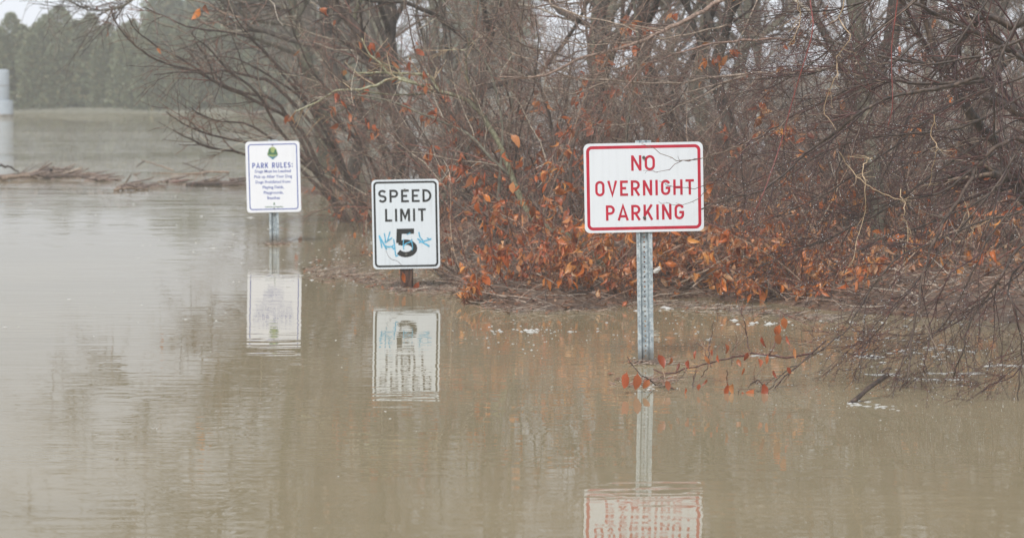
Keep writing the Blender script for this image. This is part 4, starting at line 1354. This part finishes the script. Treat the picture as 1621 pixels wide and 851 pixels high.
def bramble(px, d, name_label, h=1.0, stems=9, nleaf=150, seed=0, m='leaf', spread=.7, size=(.045, .085), extra=0, small=0, grp='leafy brambles along the bank'):
    rg = np.random.default_rng(200 + seed)
    b = W(px, 470, d); b[2] = float(ground_z(b[0], b[1]))
    t = thing('bramble', b, name_label, 'shrub', grp)
    k = 10
    a = rg.uniform(0, 2 * math.pi, stems)
    P = np.zeros((stems, k, 3)); P[:, 0] = b + np.stack([.1 * np.cos(a), .1 * np.sin(a), np.full(stems, -.1)], -1)
    D = nrm(np.stack([np.cos(a) * spread, np.sin(a) * spread * .7, np.full(stems, 1.0)], -1) + rg.normal(0, .2, (stems, 3)))
    ln = rg.uniform(.5, 1.2, stems)[:, None] * h / (k - 1) * 1.25
    for j in range(1, k):
        D = nrm(D + rg.normal(0, .1, (stems, 3)) + np.array([0, 0, -.11]))
        P[:, j] = P[:, j - 1] + D * ln
        P[:, j, 2] = np.maximum(P[:, j, 2], .02)
    Rd = np.linspace(.0055, .0016, k)[None] * rg.uniform(.7, 1.3, stems)[:, None]
    ok = clear_left(P); P, Rd = P[ok], Rd[ok]
    for i in range(len(P)):
        obj('stem', mesh_np('stem', *tubes(P[i:i + 1], Rd[i:i + 1], 4), M['twig_red']), t, None, 'world')
    l2 = spawn(P, Rd, 9, (.1, 1), (.4, 1.2), (.12, .45), 6, .6, .0013, .15, -.02, rg)
    ok = clear_left(l2[0]); l2 = (l2[0][ok], l2[1][ok])
    l3 = spawn(*l2, 4, (.1, 1), (.4, 1.2), (.05, .2), 4, .7, .001, .15, 0, rg)
    ok = clear_left(l3[0]); l3 = (l3[0][ok], l3[1][ok])
    obj('twigs', stuff_mesh('twigs', [(*l2, 3), (*l3, 3)], 'twig_red'), t, 'stuff', 'world')
    lp = tips(l2[0], nleaf + extra, rg, .2, 1)
    lp = lp[(lp[:, 2] > .07) & clear_left(lp[:, None] + np.array([[[-.08, 0, 0]]]))]
    # prefer low ones: dense skirt
    lp = lp[np.argsort(lp[:, 2] + rg.uniform(0, h * .9, len(lp)))][:nleaf]
    leaf_objects(lp, t, size, m, rg)
    if small:
        q = tips(np.concatenate([l2[0]]), small, rg, .1, 1)
        q = q[(q[:, 2] > .05) & clear_left(q[:, None] + np.array([[[-.06, 0, 0]]]))]
        q = q[np.argsort(q[:, 2] + rg.uniform(0, h * .6, len(q)))][:int(small * .6)]
        if len(q): obj('small_leaves', leaf_cloud(q, (.022, .042), 'leaf_dry' if seed % 2 else m, rg, name='small_leaves'), t, 'stuff', 'world')
    return t


BR = [(805, 17.75, 1.0, 200, 'leaf'), (842, 17.55, 1.25, 230, 'leaf'), (880, 17.6, 1.05, 220, 'leaf_red'), (925, 17.65, .75, 200, 'leaf'), (965, 17.9, .8, 170, 'leaf'), (1010, 18.3, .8, 100, 'leaf'),
      (1085, 18.6, .7, 75, 'leaf'), (1160, 18.0, .65, 90, 'leaf'), (1210, 17.8, .75, 150, 'leaf'), (1262, 17.7, .8, 190, 'leaf'), (1310, 17.5, .75, 190, 'leaf'), (1372, 17.9, .8, 110, 'leaf'), (1430, 18.2, .8, 90, 'leaf'), (1520, 18.2, .9, 80, 'leaf'),
      (1590, 18.6, .9, 60, 'leaf'), (760, 19.2, .8, 50, 'leaf_red'), (720, 21.0, .9, 40, 'leaf_red')]
BL = ['leftmost dense orange bramble at the water edge', 'tallest orange bramble between the speed sign and parking sign', 'red leaved bramble left of the parking sign', 'orange bramble below the left corner of the parking sign', 'bramble just left of the steel post', 'bramble directly behind the steel post',
      'sparse bramble right of the steel post', 'bramble behind the long tan dead stalks', 'orange bramble under the hanging red cane', 'dense orange bramble with the largest bright leaves at the water edge', 'orange bramble at the water edge under the long tan vine', 'thinning bramble right of the brightest leaves', 'sparse bramble behind the drooping dark branches',
      'sparse leafed bramble near the right edge', 'rightmost sparse bramble behind the dark twigs', 'sparse red bramble right of the speed limit sign', 'sparse red bramble behind and right of the speed limit sign']
for i, (px, d, h, n, m) in enumerate(BR):
    bramble(px, d, BL[i], h, 11, min(300, int(n * 1.45)), i, m, size=(.032, .095), extra=120, small=int(n * 2.2))
# taller reddish leaved shrubs behind
for i, (px, d, h, n, lab) in enumerate([(815, 20.0, 1.8, 290, 'tall shrub hung with red leaves behind the orange brambles'), (870, 20.4, 1.7, 260, 'tall sparsely red leaved shrub above the parking sign corner'), (1075, 20.2, 1.6, 150, 'red leaved shrub top showing above right corner of the parking sign'),
                                        (1290, 19.3, 1.6, 260, 'shrub with hanging orange leaves behind the red cane'), (1400, 19.0, 1.6, 260, 'tall orange leaved shrub behind the tan vines'), (1500, 19.6, 1.5, 90, 'tall shrub with brown leaves behind the right tangle'), (540, 27.0, 1.0, 60, 'low red leaved bush in the water between the two left signs'), (590, 25.0, .8, 30, 'tiny red leaved bush touching the left edge of the speed sign')]):
    bramble(px, d, lab, h, 9, n, 40 + i, 'leaf_red' if i in (0, 1, 2, 6, 7) else 'leaf', .45, (.05, .09), grp='taller red leaved shrubs')

# ------------------------------------------------------------------ sprig in the water by the parking sign
base = WL(1240, 596)
t = thing('submerged_sprig', WL(1120, 610), 'half submerged twig with russet leaves at the foot of the parking sign', 'branch')
SP = [([(1310, 541), (1268, 573), (1240, 594), (1215, 618), (1190, 640)], 12.9, .0028), ([(1290, 562), (1240, 564), (1195, 560), (1150, 566), (1110, 580), (1060, 588), (1035, 585)], 13.0, .0035), ([(1130, 618), (1095, 628), (1060, 610), (1040, 612), (1010, 585), (992, 565)], 12.8, .0025),
      ([(1125, 580), (1122, 555), (1130, 530), (1128, 510)], 13.0, .002), ([(1187, 555), (1182, 530), (1178, 505), (1172, 488)], 13.1, .002), ([(1160, 580), (1158, 560), (1165, 545), (1178, 528)], 13.0, .0016), ([(1213, 568), (1222, 550), (1232, 520), (1236, 498)], 13.0, .002),
      ([(1095, 628), (1100, 600), (1102, 585)], 12.8, .0018), ([(1112, 600), (1120, 580), (1118, 560), (1100, 540)], 12.9, .0015), ([(1232, 492), (1290, 520), (1330, 530)], 13.0, .0016), ([(1230, 535), (1270, 540), (1310, 530)], 13.0, .0014), ([(1150, 585), (1152, 610), (1158, 630)], 12.9, .0015), ([(1190, 610), (1200, 600), (1212, 620), (1215, 632)], 12.7, .002), ([(1262, 632), (1275, 625), (1284, 630)], 12.6, .0015)]
ls = [traced(t, p, d, r * 1.5, r * .8, 'twig_near', 'twig', seed=i, wig=.003, sides=5) for i, (p, d, r) in enumerate(SP)]
rg = np.random.default_rng(95)
l2 = spawn(*batch(ls), 13, (0, 1), (.4, 1.2), (.03, .15), 5, .6, .0012, .18, 0, rg)
l2 = (l2[0][l2[0][:, :, 2].min(1) > -.02], l2[1][l2[0][:, :, 2].min(1) > -.02])
obj('fine_twigs', stuff_mesh('fine_twigs', [(*l2, 3)], 'twig_red'), t, 'stuff', 'world')
SL = [(993, 587, 28), (1010, 588, 28), (1028, 598, 20), (1042, 558, 22), (1064, 563, 18), (1103, 553, 18), (1116, 560, 17), (1149, 542, 20), (1186, 556, 18), (1206, 530, 22), (1229, 525, 24), (1240, 500, 24), (1243, 530, 18), (1256, 548, 24), (1216, 560, 16), (1151, 605, 22), (1160, 605, 22), (1108, 606, 10), (1195, 614, 26), (1211, 604, 24), (1275, 625, 14), (1127, 552, 10), (1218, 622, 16), (1236, 512, 20), (1075, 572, 16), (1090, 568, 18), (1135, 560, 14), (1168, 566, 16), (1180, 580, 14), (1055, 600, 16), (1085, 612, 14), (1140, 622, 16), (1175, 618, 18), (1203, 628, 20), (1245, 580, 16), (1200, 566, 18), (1120, 598, 14), (1222, 585, 14)]
for x, y, s in SL:
    o = obj('leaf', LEAF_ME['leaf_red' if rg.random() < .45 else 'leaf_wet'][int(rg.integers(0, 6))], t)
    o.location = Vector(W(x, y, 12.6)) - t.location
    k = s / 330 * rg.uniform(.75, 1.15)
    o.scale = (k, k, k)
    o.rotation_euler = (rg.normal(0, .25), rg.normal(0, .3), rg.uniform(-.9, .9) + (math.pi if rg.random() < .5 else 0))

# broken branch poking out
p0, p1_ = WL(1347, 638), W(1405, 592, 12.45)
t = thing('broken_branch', p0, 'dark broken stub of branch poking out of the water at lower right', 'branch')
me, p, r = limb_mesh('stem', [p0 + (p0 - p1_) * .5, p0, p0 * .5 + p1_ * .5 + np.array([0, 0, .006]), p1_], .011, .0105, 'bark_dark', 12, 8, rg, .0015)
obj('stem', me, t, None, 'world')
me, p, r = limb_mesh('knot', [p1_ + np.array([-.03, 0, .01]), p1_ + np.array([-.005, 0, .028]), p1_ + np.array([.02, 0, .026])], .006, .004, 'bark_dark', 6, 5)
obj('knot', me, t, None, 'world')

# ------------------------------------------------------------------ dead stalks on the bank
DS = [([(1070, 452), (1115, 428), (1160, 403)], 17.6, .008, 'thick tan dead stalk rising right of the steel post'), ([(1075, 458), (1130, 430), (1170, 412)], 17.7, .006, 'brown stalk lying under the thick tan one'), ([(1178, 406), (1225, 420), (1260, 432)], 17.6, .008, 'tan dead stalk sloping down to the right under the red cane'),
      ([(1120, 402), (1165, 372), (1235, 345), (1290, 330)], 18.2, .006, 'long thin straw stalk slanting up to the right'), ([(1210, 445), (1240, 465), (1272, 486)], 17.3, .007, 'dark stalk dipping to the water among orange leaves'), ([(1085, 430), (1100, 390), (1122, 350)], 18.0, .007, 'dark stalk leaning right behind the parking sign corner'),
      ([(1090, 428), (1110, 400), (1122, 365)], 18.1, .005, 'pale forked stalk beside the dark leaning one'), ([(1165, 372), (1175, 320), (1195, 268), (1204, 255)], 18.2, .005, 'tall straw coloured upright stalk under the first dark arching branch'), ([(1158, 400), (1158, 360), (1160, 318)], 18.4, .004, 'thin pale upright stalk right of the sign'),
      ([(1040, 480), (1030, 440), (1010, 395), (990, 370)], 17.9, .006, 'leaning stem crossing behind the steel post'), ([(885, 380), (935, 430), (985, 478)], 17.6, .010, 'dark slanting stem entering the water left of the steel post'), ([(935, 455), (960, 468), (985, 480)], 17.5, .006, 'short dark stick at the water beside the slanting stem'),
      ([(1205, 488), (1255, 486), (1310, 490)], 17.2, .006, 'pale stick lying flat along the water edge'), ([(1030, 455), (1000, 430), (975, 400)], 17.7, .005, 'thin brown stick behind the steel post'),
      ([(1300, 500), (1360, 485), (1420, 492)], 16.9, .006, 'grey stick lying at the water edge under the drooping twigs'), ([(1480, 470), (1500, 440), (1505, 420)], 17.2, .007, 'pale snapped stub standing in the litter at right')]
for i, (pts, d, r, lab) in enumerate(DS):
    w0 = W(*pts[0], d)
    c = thing('dead_stalk', w0, lab, 'stalk', 'dead stalks on the bank')
    me, p, rr = limb_mesh('stem', [W(x, y, d) for x, y in pts], r, r * .6, 'dead' if 'dark' not in lab and 'brown' not in lab else 'bark_brown', 12, 6, rg, .003)
    obj('stem', me, c, None, 'world')


# ------------------------------------------------------------------ litter, sticks, foam (stuff)
def scatter(n, x0, x1, y0, y1, rg, cond):
    X = rg.uniform(x0, x1, n); Y = rg.uniform(y0, y1, n)
    d = shore_dist(X, Y)
    k = cond(d, X, Y)
    X, Y = X[k], Y[k]
    return np.stack([X, Y, np.maximum(ground_z(X, Y), 0)], -1)


rg = np.random.default_rng(300)
P = scatter(20000, -2.2, 4.6, 16.0, 27, rg, lambda d, x, y: (d > -.06) & (rg.random(len(x)) < np.exp(-np.clip(d, 0, 9) / 3.5)))
P[:, 2] += rg.uniform(.004, .05, len(P))
props(obj('leaf_litter', leaf_cloud(P, (.03, .06), 'leaf_litter', rg, name='leaf_litter', flat=True)), 'fallen brown leaves matted on the muddy bank', 'leaf litter', kind='stuff')
P = scatter(7000, -2.0, 4.6, 16.2, 23, rg, lambda d, x, y: (d > -.05) & (rg.random(len(x)) < np.exp(-np.clip(d, 0, 9) / 1.6)))
n = len(P)
yaw = rg.uniform(-1.6, 1.6, n); el = rg.normal(.12, .3, n); ln = rg.uniform(.05, .32, n)
Dv = np.stack([np.cos(yaw) * np.cos(el), np.sin(yaw) * np.cos(el), np.sin(el)], -1) * rg.choice([-1, 1], n)[:, None]
Dv[:, 2] = np.abs(Dv[:, 2])
P[:, 2] += .01
Q = np.stack([P, P + Dv * ln[:, None] * .5 + rg.normal(0, .008, (n, 3)), P + Dv * ln[:, None]], 1)
Rr = rg.uniform(.0015, .0045, n)[:, None] * np.array([[1, .9, .6]])
props(obj('stick_litter', stuff_mesh('stick_litter', [(Q, Rr, 4)], 'straw')), 'small broken sticks and straw strewn along the water edge', 'sticks', kind='stuff')

# debris floating on the water among the shrubs and below the signs
BAND = [(480, 438), (540, 440), (600, 455), (650, 462), (700, 462), (760, 478), (820, 492), (1040, 480), (1180, 492), (1320, 505)]
pts = []
for _ in range(1500):
    i = rg.integers(0, len(BAND) - 1); u = rg.random()
    x = BAND[i][0] * (1 - u) + BAND[i + 1][0] * u; y = BAND[i][1] * (1 - u) + BAND[i + 1][1] * u + rg.normal(0, 4) - abs(rg.normal(0, 10)) * (x < 760)
    pts.append(WL(x, y, .004))
for cx_, cy_, sx_, sy_, m_ in ((1022, 574, 15, 1.6, 60), (436, 385, 12, 1.2, 50), (645, 458, 20, 1.6, 70), (1020, 604, 22, 5, 60)):
    pts += [WL(cx_ + rg.normal(0, sx_), cy_ + rg.normal(0, sy_), .004) for _ in range(m_)]
P = np.array(pts)
n = len(P); yaw = rg.normal(0, .8, n); ln = rg.uniform(.02, .16, n)
Dv = np.stack([np.cos(yaw), np.sin(yaw), np.abs(rg.normal(0, .12, n))], -1)
Q = np.stack([P, P + Dv * ln[:, None] * .5 + rg.normal(0, .004, (n, 3)), P + Dv * ln[:, None]], 1)
props(obj('floating_twigs', stuff_mesh('floating_twigs', [(Q, rg.uniform(.001, .0028, n)[:, None] * np.array([[1, 1, .6]]), 3)], 'straw')), 'thin twigs and straw drifting on the water below the signs', 'debris', kind='stuff')
P2 = P[rg.random(n) < .3] + np.array([0, 0, .004])
props(obj('floating_leaves', leaf_cloud(P2, (.02, .05), 'leaf_litter', rg, flat=True, name='floating_leaves')), 'small brown leaves drifting on the water along the debris line', 'leaves', kind='stuff')


def b_foam(n, out):
    p = nd(n, 'ShaderNodeBsdfPrincipled'); p.inputs['Base Color'].default_value = (.62, .61, .57, 1); p.inputs['Roughness'].default_value = .5
    n.links.new(p.outputs[0], out.inputs[0])


M['foam'] = mat('foam', b_foam)
pts, sz = [], []


def foam(n, x, y, sx, sy, s, el=1.6):
    for _ in range(n):
        pts.append(WL(x + rg.normal(0, sx), y + rg.normal(0, sy), .002))
        k = s * rg.lognormal(0, .5)
        sz.append((k * el * rg.uniform(.8, 1.6), k * rg.uniform(.8, 1.5)))


foam(110, 860, 530, 90, 14, .0022); foam(40, 840, 522, 40, 3, .0038); foam(110, 1120, 530, 70, 22, .0022); foam(40, 1130, 490, 60, 6, .004); foam(18, 1220, 510, 38, 3, .008, 1.1); foam(100, 1400, 540, 90, 30, .003)
foam(100, 560, 400, 60, 32, .0035); foam(50, 250, 440, 160, 60, .0028); foam(40, 300, 340, 120, 30, .0045); foam(50, 1330, 600, 140, 40, .002); foam(50, 1500, 480, 60, 15, .006, 2.2); foam(80, 620, 445, 90, 8, .0035); foam(24, 480, 550, 200, 100, .0022)
foam(50, 1470, 555, 50, 8, .004, 3); foam(16, 1020, 612, 10, 5, .0035); foam(12, 1352, 640, 6, 3, .004); foam(16, 1400, 645, 20, 3, .0025, 3)
for x0, x1, y in ((1465, 1558, 590), (1408, 1530, 600), (1560, 1621, 578), (1370, 1420, 592), (1190, 1230, 562)):
    for k in range(26):
        pts.append(WL(rg.uniform(x0, x1), y + rg.normal(0, .9), .002)); sz.append((rg.uniform(.008, .03), rg.uniform(.002, .006)))
V, Fc = [], []
for i, (p, (a, b)) in enumerate(zip(pts, sz)):
    b0 = len(V)
    m_ = 7
    for j in range(m_):
        k = 1 + rg.normal(0, .22)
        V.append((p[0] + a * k * math.cos(2 * math.pi * j / m_), p[1] + b * 1.8 * k * math.sin(2 * math.pi * j / m_), .0012))
    V.append((p[0], p[1], .0015 + min(a, b) * .5))
    Fc += [(b0 + j, b0 + (j + 1) % m_, b0 + m_) for j in range(m_)]
props(obj('foam', mesh_np('foam', np.array(V), np.array(Fc), M['foam'])), 'white foam flecks scattered over the brown water', 'foam', kind='stuff')

# leaf and bark shreds caught on the rotten post
for x, y, s_, lab, nme, tw in ((664, 452, .07, 'single orange leaf caught on the right side of the rotten wooden post', 'leaf', 0), (636, 437, .075, 'curled tan leaf stuck high on the left side of the rotten wooden post', 'leaf', 2), (640, 462, .05, 'small dark red leaf floating at the foot of the rotten wooden post', 'leaf', 4)):
    b = W(x, y, 18.32)
    t = thing('fallen_leaf', b, lab, 'leaf')
    o = obj('blade', LEAF_ME['leaf' if tw else 'leaf_red'][tw], t)
    o.scale = (s_, s_, s_); o.rotation_euler = (.3, .6 - .5 * tw, .4); o.location = (0, 0, .03)

# white scrap by the post
b = W(1040, 427, 17.4)
t = thing('litter_scrap', b, 'small white scrap of litter caught right beside the steel post', 'litter')
V = [(-.022, 0, -.022), (.004, -.006, -.02), (.024, 0, .004), (.02, .006, .024), (.0, .0, .018), (-.024, .01, -.002), (0, -.016, 0)]
obj('scrap', mesh_pd('scrap', V, [(i, (i + 1) % 6, 6) for i in range(6)], M['foam']), t)
for i in range(6):
    pass

# ------------------------------------------------------------------ drift wood on the river, left
rg = np.random.default_rng(400)


def raft(px, py, wid, dep, n, lab, hgt=.08, logs=()):
    c0 = WL(px, py)
    t = thing('driftwood_raft', c0, lab, 'driftwood')
    for k, (x0, y0, x1, y1, z0, z1, r, m) in enumerate(logs):
        a, b = WL(x0, y0, z0), WL(x1, y1, z1)
        me, p, rr = limb_mesh('log', [a, (a + b) / 2 + np.array([0, 0, .02]), b], r, r * .5, m, 12, 7, rg, .008)
        obj('log', me, t, None, 'world')
    X = c0[0] + rg.normal(0, wid, n); Y = c0[1] + rg.normal(0, dep, n)
    P = np.stack([X, Y, np.abs(rg.normal(0, 1, n)) * hgt * np.exp(-((X - c0[0]) / wid) ** 2)], -1)
    yaw = rg.normal(0, .5, n); ln = rg.uniform(.06, .32, n)
    Dv = np.stack([np.cos(yaw), np.sin(yaw), np.where(rg.random(n) < .12, np.abs(rg.normal(0, .28, n)), rg.normal(0, .12, n))], -1)
    Q = np.stack([P, P + Dv * ln[:, None] * .5, P + Dv * ln[:, None]], 1)
    obj('sticks', stuff_mesh('sticks', [(Q, rg.uniform(.004, .016, n)[:, None] * np.array([[1, .9, .6]]), 4)], 'twig_arch'), t, 'stuff', 'world')
    return t


raft(75, 279, .30, .35, 300, 'low mat of driftwood and reeds floating at the left edge of the river', .045, [(0, 262, 30, 272, .18, .03, .018, 'bark_brown'), (55, 277, 160, 284, .05, .02, .03, 'bark_brown'), (68, 272, 82, 268, .03, .12, .045, 'bark_brown'), (0, 284, 60, 280, .02, .03, .035, 'dead')])
raft(210, 296, .10, .12, 50, 'small brown clump of drift floating below the larger mat', .03, [(180, 301, 235, 299, .01, .01, .02, 'dead')])
raft(265, 288, .08, .1, 24, 'tiny scatter of drift sticks between the two brown clumps', .02)
raft(370, 292, .12, .12, 40, 'dark clump of drift touching the left edge of the PARK RULES sign', .03)
raft(150, 286, .10, .10, 40, 'ragged right end of the long driftwood mat', .03)
raft(325, 291, .13, .16, 60, 'dark clump of drift beside the floating branch', .02, [(295, 294, 355, 292, .0, .01, .03, 'bark_brown')])
t = thing('floating_branch', WL(330, 276), 'forked pale branch floating on the river left of the PARK RULES sign', 'branch')
dF = WL(330, 276)[1]
for i, pts in enumerate([[(362, 273), (330, 272), (300, 275), (262, 275), (240, 274)], [(328, 272), (300, 262), (290, 258)], [(275, 270), (250, 262), (223, 253)], [(228, 255), (215, 264)], [(330, 273), (300, 283), (275, 278)]]):
    traced(t, pts, dF, .02 if i == 0 else .010, .006, 'dead' if i in (0, 2) else 'bark_brown', 'stem', seed=i)

# ------------------------------------------------------------------ far pillar at the left edge
M['conc'] = plain_mat('pale_painted_concrete', (.36, .41, .45), .8, var=.08, scale=3)
b = WL(2, 184)
t = thing('pillar', b, 'pale round topped pillar on a wider base at the far left edge', 'pillar')


def lathe(prof, n=20):
    V, Fc = [], []
    for r, z in prof: V += [(r * math.cos(2 * math.pi * j / n), r * math.sin(2 * math.pi * j / n), z) for j in range(n)]
    for i in range(len(prof) - 1):
        for j in range(n): Fc.append((i * n + j, i * n + (j + 1) % n, (i + 1) * n + (j + 1) % n, (i + 1) * n + j))
    Fc.append(tuple((len(prof) - 1) * n + j for j in range(n)))
    return V, Fc


M['stain'] = plain_mat('wet_silt_stain', (.16, .14, .11), .6, var=.4, scale=6)
obj('silt_band', mesh_pd('silt_band', *lathe([(.333, -.02), (.334, .03), (.333, .06)]), M['stain'], True), t)
obj('seam', mesh_pd('seam', *lathe([(.236, .83), (.243, .84), (.236, .85)]), M['stain'], True), t)
obj('base', mesh_pd('base', *lathe([(.33, -.5), (.33, .40), (.31, .43), (.25, .431)]), M['conc'], True), t)
obj('shaft', mesh_pd('shaft', *lathe([(.235, .43), (.235, 1.24), (.215, 1.27), (.15, 1.285)]), M['conc'], True), t)
